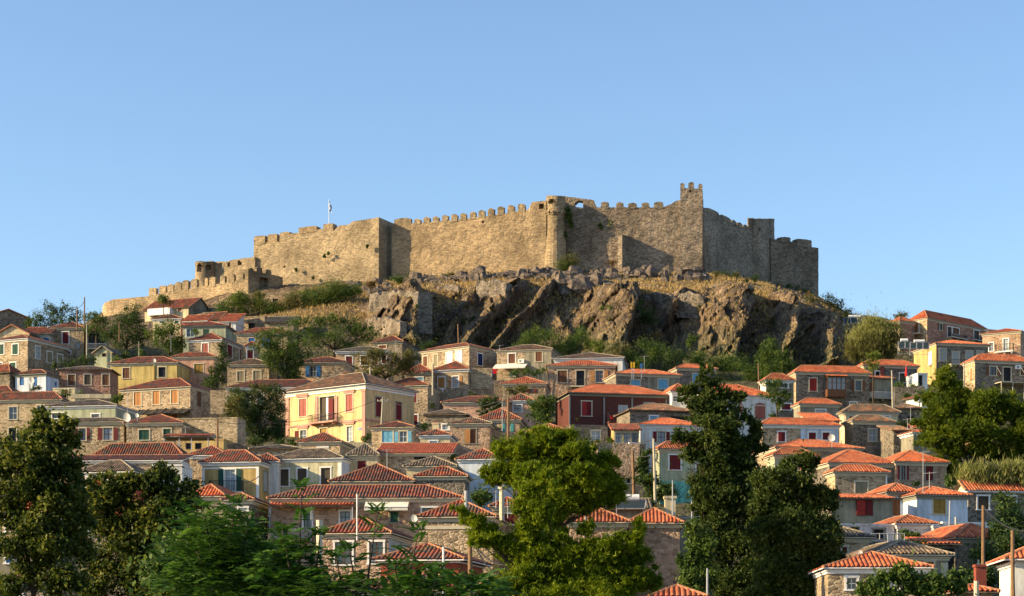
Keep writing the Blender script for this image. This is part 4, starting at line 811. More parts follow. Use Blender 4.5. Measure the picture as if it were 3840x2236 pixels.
H('H', 'small roof with a bright tiled hip edge below the ochre house', 180, 512, 488, 8, 394, 'e', 'R', 'C', D=7)
H('H', 'shaded house with a maroon roof strip right below the ochre house', 535, 795, 524, 5, 478, 'S', 'O', 'C', [(670, 750, 600, 625, 'gWW')], D=6)
H('G', 'orange roof patch behind the left foreground tree', 20, 420, 640, 6, 560, 's', 'R', 'W', [(60, 130, 720, 830, 'cnW')], D=7)
H('G', 'lower orange roof glimpsed through the left foreground tree', 60, 560, 1330, 4, 1240, 'S', 'R', 'W', [(130, 210, 1385, 1460, 'cnW')], D=7)
H('G', 'grey house hidden behind the two left foreground trees', 620, 1500, 770, 4, 700, 'S', 'O', 'W', [(800, 870, 830, 930, 'cnW'), (1200, 1280, 830, 930, 'cnW')], D=7)
H('G', 'grey plaster house with blue shutter glimpsed low at the left edge', -60, 420, 960, 4, 900, 'e', 'O', 'W', [(60, 130, 1040, 1140, 'cbW')], D=7)
H('G', 'low stone house behind the fern leaved shrubs at the bottom left', 1450, 1980, 1400, 4, 1310, 's', 'O', 'W', D=7)
# ------------------------------------------------------------ hillside
def hillside():
    gx = np.unique(np.concatenate([np.arange(-1100, 1230, 14.), np.arange(1230, 3260, 3.4), np.arange(3260, 4900, 14.)]))
    Z = np.array([tcol(x) for x in gx]).T                       # rows = YG
    Xp, Y0 = np.meshgrid(gx, YG); X = (Xp-CX)/FP*Y0; Y = Y0.copy()
    ss = lambda a, b, v: (lambda t: t*t*(3-2*t))(np.clip((v-a)/(b-a), 0, 1))
    yp = HY-FP*Z/np.maximum(Y0, 1)
    m = ss(313, 320, Y0)*(1-ss(341-5*ss(2180, 2280, Xp)*(1-ss(2820, 2900, Xp)), 349-7*ss(2180, 2280, Xp)*(1-ss(2820, 2900, Xp)), Y0))*ss(1290, 1480, Xp)*(1-ss(3120, 3230, Xp))
    # big slanted ribs: rise slowly from the left (lit face), drop back steeply on the right (shade)
    B = np.zeros_like(X)
    for (xa, xb, xc, amp, sk, y0) in ((1300, 1566, 1592, 9.5, .0, 1250), (1640, 1680, 1750, 2.6, .55, 1270), (1720, 1800, 1850, 4.6, .8, 1250), (1850, 1890, 1925, 4.4, .9, 1270),
                                  (2060, 2250, 2290, 2.2, 1.0, 1150), (2150, 2335, 2365, 8, .22, 1300), (2420, 2450, 2500, 2, .5, 1300), (2500, 2755, 2785, 7.5, .28, 1300),
                                  (2872, 2950, 2985, 7., .05, 1220), (3010, 3090, 3180, 7.5, -.1, 1320), (2330, 2400, 2430, 1.5, .6, 1350)):
        xx = Xp-sk*(y0-yp)+14*vnoise(yp/40, Y0/5, amp); B += amp*(ss(xa, xb, xx)*(1-ss(xb, xc, xx)))
    def facets(a, b, s):
        a = a+.35*vnoise(a*1.7, b*1.7, s); b = b+.35*vnoise(a*1.7, b*1.7, s+9); i = np.floor(a).astype(np.int64); j = np.floor(b).astype(np.int64); best = np.full(a.shape, 9.); out = np.zeros(a.shape)
        for p in (-1, 0, 1):
            for q in (-1, 0, 1):
                sx = i+p+_h(i+p, j+q, i*0, s); sy = j+q+_h(i+p, j+q, i*0, s+1); d2 = (a-sx)**2+(b-sy)**2
                v = _h(i+p, j+q, i*0, s+2)-.5+(a-sx)*(_h(i+p, j+q, i*0, s+3)-.35)*1.6+(b-sy)*(_h(i+p, j+q, i*0, s+4)-.3)*1.1
                out = np.where(d2 < best, v, out); best = np.minimum(best, d2)
        return out
    ac = X*.82-Z*.55; al = X*.5+Z*.8
    n1 = 1-np.abs(fbm(ac*.16, al*.045, Y0*.01, 3, 3)); n2 = facets(X*.19-Z*.06, Z*.14, 40); n3 = fbm(X*1.3-Z*.6, Z*1.1, Y0*.3, 3, 17); n4 = facets(ac*.62, al*.36, 60); n5 = facets(ac*1.9, al*1.2, 80)
    st = np.abs(((Z*.55+X*.28+1.2*vnoise(X*.2, Z*.2, 1)) % 1)-.5)
    Y = Y0-m*(1.25*B+2.4*(n1-.75)+3.2*n2+1.15*n4+.3*n5+.3*n3)
    gr = ss(200, 320, Y0); Z = Z+gr*(.45*fbm(X*.35, Y0*.35, 0, 3, 5))+.3*m*n3
    up = .7*ss(340, 350, Y0)*(1-ss(395, 420, Y0)); Z = Z+up*(.55*fbm(X*.25, Y0*.3, 2, 3, 31)+.25*np.maximum(0, fbm(X*1.1, Y0*1.1, 0, 2, 8)))
    # cut level ground for the houses
    for FL, d, e, Wd, D, zE in CARVE:
        u = (X-FL.x)*d.x+(Y-FL.y)*d.y; v = (X-FL.x)*e.x+(Y-FL.y)*e.y
        k = (u > -1.2) & (u < Wd+1.2) & (v > -2.6) & (v < D*.7)
        Z = np.where(k & (Z > zE-5.2), zE-5.2, Z)
    nr, nc = X.shape; V = np.stack([X, Y, Z], -1).reshape(-1, 3)
    i = np.arange(nr-1)[:, None]*nc+np.arange(nc-1)[None, :]; F = np.stack([i, i+1, i+1+nc, i+nc], -1).reshape(-1, 4)
    me = bpy.data.meshes.new('hillside'); me.vertices.add(len(V)); me.vertices.foreach_set('co', V.ravel())
    me.loops.add(F.size); me.loops.foreach_set('vertex_index', F.ravel()); me.polygons.add(len(F)); me.polygons.foreach_set('loop_start', np.arange(0, F.size, 4))
    me.update(); me.validate()
    o = bpy.data.objects.new('hillside', me); COL.objects.link(o); o['kind'] = 'structure'
    mt, n, b = newmat('hillside'); g = N(n, 'ShaderNodeNewGeometry'); sp = N(n, 'ShaderNodeSeparateXYZ'); n.links.new(g.outputs['Normal'], sp.inputs[0])
    ob = mapping(n, (1, 1, 1), True); a = tex(n, 'ShaderNodeTexNoise', ob, .22, Detail=8); f = tex(n, 'ShaderNodeTexNoise', ob, 1.7, Detail=6)
    rock = ramp(n, a.outputs[0], [(.3, (.05, .038, .028)), (.48, (.145, .102, .066)), (.7, (.32, .23, .145))])
    rf = ramp(n, f.outputs[0], [(.3, (.55, .55, .55)), (.66, (1.15, 1.12, 1.08))]); rock = mixc(n, 1., rock, rf, 'MULTIPLY')
    straw = ramp(n, f.outputs[0], [(.3, (.20, .15, .06)), (.5, (.52, .365, .14)), (.7, (.68, .50, .21))])
    pz = N(n, 'ShaderNodeSeparateXYZ'); n.links.new(g.outputs['Position'], pz.inputs[0])
    ad = N(n, 'ShaderNodeMath', operation='MULTIPLY_ADD'); n.links.new(f.outputs[0], ad.inputs[0]); ad.inputs[1].default_value = .6; f3 = tex(n, 'ShaderNodeTexNoise', ob, .3, Detail=6); ad2 = N(n, 'ShaderNodeMath', operation='MULTIPLY_ADD'); n.links.new(f3.outputs[0], ad2.inputs[0]); ad2.inputs[1].default_value = .5; ad2.inputs[2].default_value = -.28; n.links.new(sp.outputs[2], ad.inputs[2]); ad3 = N(n, 'ShaderNodeMath', operation='ADD'); n.links.new(ad.outputs[0], ad3.inputs[0]); n.links.new(ad2.outputs[0], ad3.inputs[1]); ad = ad3
    fl = ramp(n, ad.outputs[0], [(1.03, (0, 0, 0)), (1.12, (1, 1, 1))])
    c = mixc(n, fl, rock, straw)
    mr = N(n, 'ShaderNodeMapRange'); n.links.new(pz.outputs[2], mr.inputs[0]); mr.inputs[1].default_value = 50; mr.inputs[2].default_value = 56
    low = ramp(n, f.outputs[0], [(.35, (.035, .045, .018)), (.6, (.12, .10, .055)), (.75, (.20, .16, .09))])
    c = mixc(n, mr.outputs[0], low, c)
    v2 = tex(n, 'ShaderNodeTexNoise', ob, .5, Detail=5); vf = ramp(n, v2.outputs[0], [(.63, (0, 0, 0)), (.70, (1, 1, 1))]); c = mixc(n, vf, c, (.055, .06, .022))
    n.links.new(c, b.inputs['Base Color']); b.inputs['Roughness'].default_value = .95
    bb = tex(n, 'ShaderNodeTexNoise', ob, 2.2, Detail=8); cv = N(n, 'ShaderNodeTexVoronoi'); cv.feature = 'DISTANCE_TO_EDGE'; cm = N(n, 'ShaderNodeMapping'); cm.inputs['Scale'].default_value = (.7, .7, .38); cm.inputs['Rotation'].default_value = (0, .55, 0); n.links.new(mixc(n, .6, ob, f.outputs['Color'], 'ADD'), cm.inputs[0]); n.links.new(cm.outputs[0], cv.inputs['Vector']); cv.inputs['Scale'].default_value = 1.1
    ck = ramp(n, cv.outputs['Distance'], [(0, (0, 0, 0)), (.10, (.8, .8, .8)), (.4, (1, 1, 1))]); bump(n, b, mixc(n, .45, ck, bb.outputs[0]), .9, .8)
    me.materials.append(mt); return o
hill = hillside()
from mathutils.bvhtree import BVHTree
HT = BVHTree.FromPolygons([v.co for v in hill.data.vertices], [tuple(p.vertices) for p in hill.data.polygons])
def hit(x, y): r = HT.ray_cast(Vector((0, 0, 0)), at(x, y, 1.).normalized(), 900); return (r[0], r[1])
m = MB(); m.face([(-9000, -3000, -8), (9000, -3000, -8), (9000, 15000, -8), (-9000, 15000, -8)], 'tgrey'); g = m.build('ground'); g['kind'] = 'structure'
gm, n, b = newmat('ground'); f = tex(n, 'ShaderNodeTexNoise', mapping(n, (1, 1, 1), True), .02, Detail=8); n.links.new(ramp(n, f.outputs[0], [(.35, (.06, .07, .03)), (.65, (.22, .18, .1))]), b.inputs[0]); g.data.materials[0] = gm
# ------------------------------------------------------------ castle
castle = empty('castle', at(2049, 1040, 365)); tag(castle, 'large stone castle with battlements crowning the rocky hilltop', 'castle')
CO = castle.location
def cwall(name, path, top, bot, thick=2., holes=(), cell=.55, batter=.0, closed=False, rough=.07, mat='castle'):
    """path: [(pixel x, depth)], top/bot: [(pixel x, pixel y)] profiles; holes (x0,x1,y0,y1,arch,through)"""
    P = [Vector(((x-CX)/FP*y, y)) for x, y in path] if not isinstance(path[0], Vector) else path
    L = [0]
    for a, b in zip(P, P[1:]): L.append(L[-1]+(b-a).length)
    n = max(2, int(L[-1]/cell)); us = np.linspace(0, L[-1], n+1)
    def pos(u): return Vector((np.interp(u, L, [p.x for p in P]), np.interp(u, L, [p.y for p in P])))
    pts = [pos(u) for u in us]; nor = []
    for k in range(n+1):
        t = (pts[min(k+1, n)]-pts[max(k-1, 0)]).normalized(); nor.append(Vector((t.y, -t.x)))       # outward = to the right of travel
    xs_ = [CX+FP*p.x/p.y for p in pts]
    zt = [(HY-np.interp(x, [q[0] for q in top], [q[1] for q in top]))/FP*p.y for x, p in zip(xs_, pts)]
    zb = [(HY-np.interp(x, [q[0] for q in bot], [q[1] for q in bot]))/FP*p.y-3.0 for x, p in zip(xs_, pts)]
    nz = max(2, int(max(a-b for a, b in zip(zt, zb))/cell))
    G = {}
    mb = MB()
    def vert(k, j, back):
        p = pts[k]; z = zb[k]+(zt[k]-zb[k])*j/nz; o = batter*(zt[k]-z) if not back else 0
        w = nor[k]*(o if not back else -thick); w0 = nor[k]*0
        r = 0 if back else rough*noise.noise((p.x*.8, p.y*.8, z*.8))*1.6+rough*.6*noise.noise((p.x*2.3, p.y*2.3, z*2.9))
        q = p+w+nor[k]*r; jz = .12*noise.noise((p.x*1.7, p.y, 5)) if j == nz else 0
        return (q.x-CO.x, q.y-CO.y, z-CO.z+jz)
    hol = {}
    for k in range(n):
        for j in range(nz):
            x = (xs_[k]+xs_[k+1])/2; p = (pts[k]+pts[k+1])/2; z = zb[k]+(zt[k]-zb[k])*(j+.5)/nz; y = HY-FP*z/p.y
            for h in holes:
                if h[0] < x < h[1] and h[2] < y < h[3]:
                    if h[4]:
                        w = (h[1]-h[0])/2; cxh = (h[0]+h[1])/2; yy = h[2]+w
                        if y < yy and ((x-cxh)/w)**2+((y-yy)/w)**2 > 1: continue
                    hol[(k, j)] = h[5]; break
    U = lambda k: us[k]
    for k in range(n):
        for j in range(nz):
            a, b_, c_, d_ = vert(k, j, 0), vert(k+1, j, 0), vert(k+1, j+1, 0), vert(k, j+1, 0); uv = [(U(k), a[2]), (U(k+1), b_[2]), (U(k+1), c_[2]), (U(k), d_[2])]
            A, B, C, Dd = vert(k, j, 1), vert(k+1, j, 1), vert(k+1, j+1, 1), vert(k, j+1, 1)
            t = hol.get((k, j))
            if t is None: mb.face([a, b_, c_, d_], mat, uv); mb.face([B, A, Dd, C], mat, [uv[1], uv[0], uv[3], uv[2]])
            else:
                if t < 1:                                         # niche: push the face in
                    q = -nor[k]*1.1; sh = lambda v: (v[0]+q.x, v[1]+q.y, v[2]); mb.face([sh(a), sh(b_), sh(c_), sh(d_)], mat, uv); mb.face([B, A, Dd, C], mat, uv)
                    A, B, C, Dd = sh(a), sh(b_), sh(c_), sh(d_)
                for (dk, dj), (p0, p1, q0, q1) in {(-1, 0): (a, d_, A, Dd), (1, 0): (b_, c_, B, C), (0, -1): (a, b_, A, B), (0, 1): (d_, c_, Dd, C)}.items():
                    if (k+dk, j+dj) not in hol: mb.face([p0, p1, q1, q0], mat)
    for k in range(n): mb.face([vert(k, nz, 0), vert(k+1, nz, 0), vert(k+1, nz, 1), vert(k, nz, 1)], mat)
    if not closed:
        for k in (0, n):
            ns = max(1, int(thick/cell))
            for j in range(nz):
                a, b_ = Vector(vert(k, j, 0)), Vector(vert(k, j+1, 0)); c_, d_ = Vector(vert(k, j+1, 1)), Vector(vert(k, j, 1))
                for s in range(ns):
                    t0, t1 = s/ns, (s+1)/ns; mb.face([a.lerp(d_, t0), a.lerp(d_, t1), b_.lerp(c_, t1), b_.lerp(c_, t0)], mat, [(t0*thick, a.z), (t1*thick, a.z), (t1*thick, b_.z), (t0*thick, b_.z)])
    o = mb.build(name, castle)
    o_ = {'P': P, 'L': L, 'pos': pos, 'obj': o, 'mat': mat, 'us': us, 'xs': xs_, 'zt': zt}
    return o_
def merlons(w, ms, th=.75, rnd=.25):
    """ms: (x0,x1,ytop) in pixels along the wall"""
    for x0, x1, yt in ms:
        o = np.argsort(w['xs']); u0 = np.interp(x0, np.array(w['xs'])[o], w['us'][o]); u1 = np.interp(x1, np.array(w['xs'])[o], w['us'][o])
        if u0 > u1: u0, u1 = u1, u0
        if u1-u0 < .3: u1 = u0+.8
        a, b = w['pos'](u0), w['pos'](u1); t = (b-a).normalized(); nn = Vector((t.y, -t.x)); z0 = np.interp((u0+u1)/2, w['us'], w['zt'])-.3; z1 = (HY-yt)/FP*((a+b)/2).y
        z1 = max(z1, z0+.7); m = MB(); Lw = (b-a).length; nzz = 4; nx = max(2, int(Lw/.4)); H_ = z1-z0
        def P(i, j, s):
            u = Lw*i/nx; z = z0+H_*j/nzz
            if j == nzz: z -= rnd*abs(2*i/nx-1)**3
            p = a+t*u+nn*(.06-th*s); p += nn*.09*noise.noise((p.x*1.3, p.y, z))*(1-s)+t*.10*noise.noise((z*1.9, p.x, s)); return (p.x-CO.x, p.y-CO.y, z-CO.z+.1*noise.noise((p.x*2, p.y, 1)))
        for i in range(nx):
            for j in range(nzz):
                uv = [(u0+Lw*i/nx, z0+H_*j/nzz), (u0+Lw*(i+1)/nx, z0+H_*j/nzz), (u0+Lw*(i+1)/nx, z0+H_*(j+1)/nzz), (u0+Lw*i/nx, z0+H_*(j+1)/nzz)]
                m.face([P(i, j, 0), P(i+1, j, 0), P(i+1, j+1, 0), P(i, j+1, 0)], w['mat'], uv); m.face([P(i+1, j, 1), P(i, j, 1), P(i, j+1, 1), P(i+1, j+1, 1)], w['mat'], uv)
            m.face([P(i, nzz, 0), P(i+1, nzz, 0), P(i+1, nzz, 1), P(i, nzz, 1)], w['mat'])
        for j in range(nzz):
            for i in (0, nx): m.face([P(i, j, 0), P(i, j+1, 0), P(i, j+1, 1), P(i, j, 1)], w['mat'])
        m.build('merlon', w['obj'])
q1 = lambda x, y: px('1', x, y); q2 = lambda x, y: px('2', x, y); q3 = lambda x, y: px('3', x, y)
def M(t, *l): return [(px(t, a)[0], px(t, b)[0], px(t, 0, y)[1]) for a, b, y in l]
# low outer wall on the left, with its shaded gate face
w = cwall('outer_wall', [(383, 392), (388, 388.5), (410, 386.5), (931, 372)], [(383, 1150), (392, 1137), (420, 1124), (545, 1112), (720, 1081), (931, 1046)], [(383, 1200), (600, 1165), (931, 1108)], 2.)
merlons(w, M('1', (477, 540, 960), (567, 625, 942), (637, 690, 930), (700, 757, 912), (765, 817, 895), (838, 892, 884), (958, 985, 875), (998, 1048, 865), (1090, 1130, 852), (1160, 1210, 840), (1228, 1288, 828)))
w = cwall('gate_wall', [(931, 372), (1000, 375.5), (1060, 380)], [(931, 1009), (950, 1015), (1060, 1040)], [(931, 1112), (1060, 1080)], 2., [(971, 1006, 1040, 1110, 1, 0)])
merlons(w, M('1', (1400, 1450, 782), (1480, 1527, 805), (1340, 1375, 800)))
w = cwall('outer_wall', [(905, 373), (931.2, 372)], [(905, 1012), (931, 1009)], [(905, 1110), (931, 1112)], 1.5)
# round turret and arcaded wall
def arc(xc, Yc, r, a0, a1, n=16): c = Vector(((xc-CX)/FP*Yc, Yc)); return [c+Vector((math.sin(R(a)), -math.cos(R(a))))*r for a in np.linspace(a0, a1, n)]
rr = 37/FP*386
w = cwall('round_turret', arc(769, 389, rr, -150, 150, 24), [(730, 981), (810, 981)], [(730, 1075), (810, 1070)], .7, [(738, 757, 988, 1022, 1, 0), (775, 790, 997, 1016, 0, 0)], .35)
w = cwall('arcaded_wall', [(800, 389), (955, 384)], [(800, 983), (850, 980), (895, 972), (955, 963)], [(800, 1070), (955, 1060)], 1.2, [(817, 834, 987, 1011, 1, 1), (852, 864, 985, 1001, 0, 1), (892, 904, 980, 995, 0, 0)], .32)
# great left bastion
w = cwall('bastion_wall', [(951.5, 385), (1421, 373)], [(951.5, 912), (1060, 905), (1090, 876), (1120, 873), (1213, 858), (1252, 866), (1270, 846), (1310, 843), (1318, 832), (1421, 815)], [(951, 1110), (1421, 1060)], 8.5,
          [(1366, 1370, 845, 877, 0, 0), (1068, 1072, 1000, 1006, 0, 0), (1120, 1124, 1008, 1013, 0, 0)], .5, .015)
merlons(w, M('1', (1380, 1475, 515), (1498, 1577, 500), (1602, 1688, 482), (1765, 1920, 436), (1975, 2060, 411)), 1.6, .1)
# long curtain wall
w = cwall('curtain_wall', [(1470, 375.3), (2049, 366)], [(1470, 838), (1560, 837), (1700, 826), (1900, 800), (1985, 784), (1990, 760), (2049, 752)], [(1470, 1050), (2049, 1030)], 2.2,
          [(2017, 2035, 761, 788, 1, 0), (1808, 1813, 828, 835, 0, 0)], .5, .02)
merlons(w, M('2', (268, 400, 332), (427, 475, 337), (500, 547, 322), (572, 618, 318), (645, 692, 308), (718, 765, 300), (790, 835, 290), (863, 908, 278), (933, 978, 268), (1005, 1053, 255), (1080, 1130, 240), (1160, 1212, 230), (1240, 1295, 218)), .9)
# corner turret, its corbel and the buttress below
rt_ = 36/FP*366
w = cwall('corner_turret', arc(2084, 366.9, rt_, -115, 80, 18), [(2040, 736), (2070, 733), (2120, 736)], [(2040, 800), (2120, 800)], .8, [(2057, 2081, 746, 763, 1, 0)], .32)
m = MB(); C0 = at(2084, 800, 366.9)
for k, r in enumerate((1.08, 1.2, 1.1)):
    for a in range(-8, 7):
        A = [C0+Vector((math.sin(R(b)), -math.cos(R(b)), 0))*rt_*r*(1+.04*math.sin(a*3+k)) for b in (a*12, a*12+11)]; z = -.35*k+.3
        P = [(p.x-CO.x, p.y-CO.y, p.z-CO.z+z-.2) for p in A]; Q = [(p[0], p[1], p[2]+.33) for p in P]; I_ = [(C0.x-CO.x, C0.y-CO.y, P[0][2]), (C0.x-CO.x, C0.y-CO.y, Q[0][2])]
        m.face([P[0], P[1], Q[1], Q[0]], 'castle'); m.face([Q[0], Q[1], I_[1]], 'castle'); m.face([P[1], P[0], I_[0]], 'castle'); m.face([P[1], I_[0], I_[1], Q[1]], 'castle')
m.build('corbel', castle)
w = cwall('corner_buttress', arc(2082, 366.9, rt_*.86, -120, 80, 18), [(2040, 795), (2120, 795)], [(2040, 1035), (2120, 1035)], 1., [], .5, .075)
# facing wall with battlements and the see-through arch
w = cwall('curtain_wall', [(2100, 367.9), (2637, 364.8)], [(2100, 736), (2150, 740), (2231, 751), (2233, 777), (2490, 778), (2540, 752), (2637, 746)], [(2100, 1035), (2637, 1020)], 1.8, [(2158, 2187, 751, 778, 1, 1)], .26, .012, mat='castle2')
merlons(w, M('3', (105, 165, 192), (220, 273, 195), (308, 373, 200), (410, 465, 198), (500, 570, 192)))
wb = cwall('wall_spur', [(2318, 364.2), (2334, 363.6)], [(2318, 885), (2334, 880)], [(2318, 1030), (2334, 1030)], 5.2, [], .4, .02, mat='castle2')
# tall square tower
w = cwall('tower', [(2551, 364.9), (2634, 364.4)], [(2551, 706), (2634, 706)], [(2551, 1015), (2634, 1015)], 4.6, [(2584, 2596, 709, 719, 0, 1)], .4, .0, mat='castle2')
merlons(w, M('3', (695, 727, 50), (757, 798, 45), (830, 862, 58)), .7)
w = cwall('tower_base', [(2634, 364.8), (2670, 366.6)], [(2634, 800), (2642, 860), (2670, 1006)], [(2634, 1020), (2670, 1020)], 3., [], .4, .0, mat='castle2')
# right wing
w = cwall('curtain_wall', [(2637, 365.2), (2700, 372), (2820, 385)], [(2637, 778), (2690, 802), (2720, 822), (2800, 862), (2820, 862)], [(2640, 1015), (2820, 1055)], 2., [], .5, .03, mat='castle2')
merlons(w, M('3', (895, 983, 268), (990, 1072, 300), (1080, 1112, 330), (1122, 1158, 348), (1165, 1200, 365)), 1.)
rg = 47/FP*388
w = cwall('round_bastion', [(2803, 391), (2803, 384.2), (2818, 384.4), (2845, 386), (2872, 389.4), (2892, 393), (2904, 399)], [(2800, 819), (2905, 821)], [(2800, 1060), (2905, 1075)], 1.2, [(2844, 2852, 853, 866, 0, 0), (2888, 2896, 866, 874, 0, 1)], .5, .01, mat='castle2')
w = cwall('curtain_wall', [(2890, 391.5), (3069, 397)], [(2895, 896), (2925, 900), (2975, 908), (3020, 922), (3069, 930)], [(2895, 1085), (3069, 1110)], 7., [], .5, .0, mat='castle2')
merlons(w, M('3', (1445, 1515, 455), (1562, 1672, 472)), 1.6, .1)
# flag
p = at(1233, 842, 380); root = empty('flagpole', p); tag(root, 'thin white flagpole with a limp blue and white flag on the left bastion', 'flag')
hp = (842-748)/FP*380; m = MB(); m.tube((0, 0, -1), (0, 0, hp), .07, .05, 'tW', 6); m.build('pole', root); m = MB()
for k in range(9):
    for j in range(6):
        f = lambda a, b: (.05+a*.085+.08*math.sin(b*.9+a), .2*math.sin(a*1.5+b*.3), hp-.2-b*.20-a*.17)
        m.face([f(j, k), f(j+1, k), f(j+1, k+1), f(j, k+1)], 'blue' if k % 2 == 0 else 'tW')
m.build('flag', root)
# dry-stone terraces and ruins on the slope
def drywall(x0, Y0, x1, Y1, yt0, yt1, yb0, yb1, label, thick=1.2):
    hy = lambda x, t, b_, Y: min([h.y for h in (hit(x, t+(b_-t)*q)[0] for q in (.15, .5, .9)) if h is not None]+[Y+3])+.75
    Y0, Y1 = hy(x0+3, yt0, yb0, Y0), hy(x1-3, yt1, yb1, Y1)
    a, b = at(x0, yt0, Y0), at(x1, yt1, Y1); zb0 = at(x0, yb0, Y0).z-1.5; zb1 = at(x1, yb1, Y1).z-1.5; m = MB(); n = max(3, int((b-a).length/.5)); nz = 8
    d = (b-a); d.z = 0; t = d.normalized(); nn = Vector((t.y, -t.x, 0))
    def P(i, j, s):
        f = i/n; zt = a.z+(b.z-a.z)*f+.9*noise.noise((i*.33, x0, 0))-.5*abs(2*f-1)**3; zb = zb0+(zb1-zb0)*f; p = a+d*f; p.z = zb+(zt-zb)*j/nz; p -= nn*thick*s
        p += nn*(.7*noise.noise((p.x*.35, p.y, p.z*.35))+.25*noise.noise((p.x*1.1, p.y, p.z*1.1)))*(1-s); return p-a
    for i in range(n):
        for j in range(nz): m.face([P(i, j, 0), P(i+1, j, 0), P(i+1, j+1, 0), P(i, j+1, 0)], 'Sn', [(d.length*i/n, P(i, j, 0).z), (d.length*(i+1)/n, P(i+1, j, 0).z), (d.length*(i+1)/n, P(i+1, j+1, 0).z), (d.length*i/n, P(i, j+1, 0).z)])
        m.face([P(i, nz, 0), P(i+1, nz, 0), P(i+1, nz, 1), P(i, nz, 1)], 'Sn'); m.face([P(i+1, 0, 1), P(i, 0, 1), P(i, nz, 1), P(i+1, nz, 1)], 'Sn')
    for i in (0, n):
        for j in range(nz): m.face([P(i, j, 0), P(i, j, 1), P(i, j+1, 1), P(i, j+1, 0)], 'Sn')
    o = m.build('retaining_wall'); o.location = a; tag(o, label, 'stone wall', 'rubble retaining walls under the castle')
drywall(1380, 352, 1565, 336, 1100, 1085, 1190, 1215, 'tall rubble retaining wall ending at a dark corner left of the cliff', 3)
drywall(1640, 342, 1722, 338, 1068, 1066, 1100, 1120, 'shaded rubble terrace wall left of the sunlit patch of masonry')
drywall(1783, 343, 1897, 338.5, 1052, 1050, 1120, 1120, 'sunlit patch of pale masonry high in the middle of the cliff', 2)
drywall(2262, 337.5, 2400, 335, 1085, 1080, 1105, 1125, 'dry stone terrace edge on the left of the golden ledge')
drywall(2400, 335, 2520, 333.8, 1098, 1100, 1140, 1145, 'dry stone terrace edge below the middle of the golden ledge')
drywall(2540, 334, 2640, 332, 1098, 1102, 1160, 1160, 'crumbling rubble facing over the sunlit rock face')
drywall(2680, 345, 2840, 352, 1062, 1072, 1080, 1085, 'low broken wall along the right end of the golden ledge')
drywall(1380, 331, 1500, 327, 1190, 1200, 1260, 1275, 'lower rubble wall above the dark red roof under the cliff')
H('1', 'ruined stone hut with broken roof in front of the castle gate', 1435, 1702, 1012, 8, 1000, 's', 'K', '0', [(1540, 1585, 1055, 1090, 'dk0')], rt='f', xs=1835, D=5, Y=356, grow=2)
# boulders
def boulder(x, y, Y, r, label='dark boulder at the foot of the castle wall', grp='boulders along the castle wall'):
    m = MB(); p = at(x, y, Y); n, k = 8, 5; s = random.random()*50; rot = random.random()*3; ax = (random.uniform(.8, 1.5), random.uniform(.8, 1.3), random.uniform(.6, 1.3))
    def P(i, j):
        a = 2*math.pi*i/n+rot; b = math.pi*j/k; v = Vector((math.sin(b)*math.cos(a), math.sin(b)*math.sin(a), math.cos(b))); q = r*(1+.55*noise.noise(v*1.3+Vector((s, 0, 0)))+.25*noise.noise(v*3+Vector((s, 0, 0))))
        return (v.x*q*ax[0], v.y*q*ax[1], v.z*q*ax[2])
    for j in range(k):
        for i in range(n):
            f = [P(i, j), P((i+1) % n, j), P((i+1) % n, j+1), P(i, j+1)]
            if j == 0: f = [f[0], f[2], f[3]]
            if j == k-1: f = f[:3]
            m.face(f, 'rock')
    o = m.build('boulder'); o.location = p; tag(o, label, 'boulder', grp)
mt, n, b = newmat('rock'); ob = mapping(n, (1, 1, 1), True); f = tex(n, 'ShaderNodeTexNoise', ob, 1.4, Detail=8)
n.links.new(ramp(n, f.outputs[0], [(.3, (.05, .042, .034)), (.55, (.13, .10, .078)), (.75, (.26, .20, .15))]), b.inputs[0]); bump(n, b, f.outputs[0], .8, .3); MATS['rock'] = mt
for k in range(210):
    x = random.uniform(1290, 2660); yb = float(np.interp(x, [1290, 1430, 1600, 2050, 2660], [1075, 1052, 1040, 1028, 1022]))
    if 1470 < x < 1500: continue
    Yb = random.uniform(349, 363); zb = terr((x-CX)/FP*Yb, Yb); boulder(x, HY-FP*(zb+.15)/Yb, Yb, random.choice((.3, .4, .5, .6, .8, 1.0, 1.3)))
for x, y in ((1795, 1025), (1990, 1030), (2010, 1028), (2030, 1032), (1740, 1040), (2250, 1025), (1980, 1022), (2440, 1020), (2400, 1024), (2560, 1015), (2600, 1012), (1560, 1040), (1580, 1048)): boulder(x, y+8, 355, 1.3)
for x, y, r in ((2130, 1090, 2.2), (2110, 1060, 1.6), (2180, 1080, 2.4), (2230, 1070, 1.7), (1560, 1210, 1.6), (2290, 1090, 1.5), (2160, 1140, 2.), (1370, 1230, 1.8)): boulder(x, y, 340, r, 'big slanted dark rock on the upper cliff edge', 'large rocks on the cliff edge')
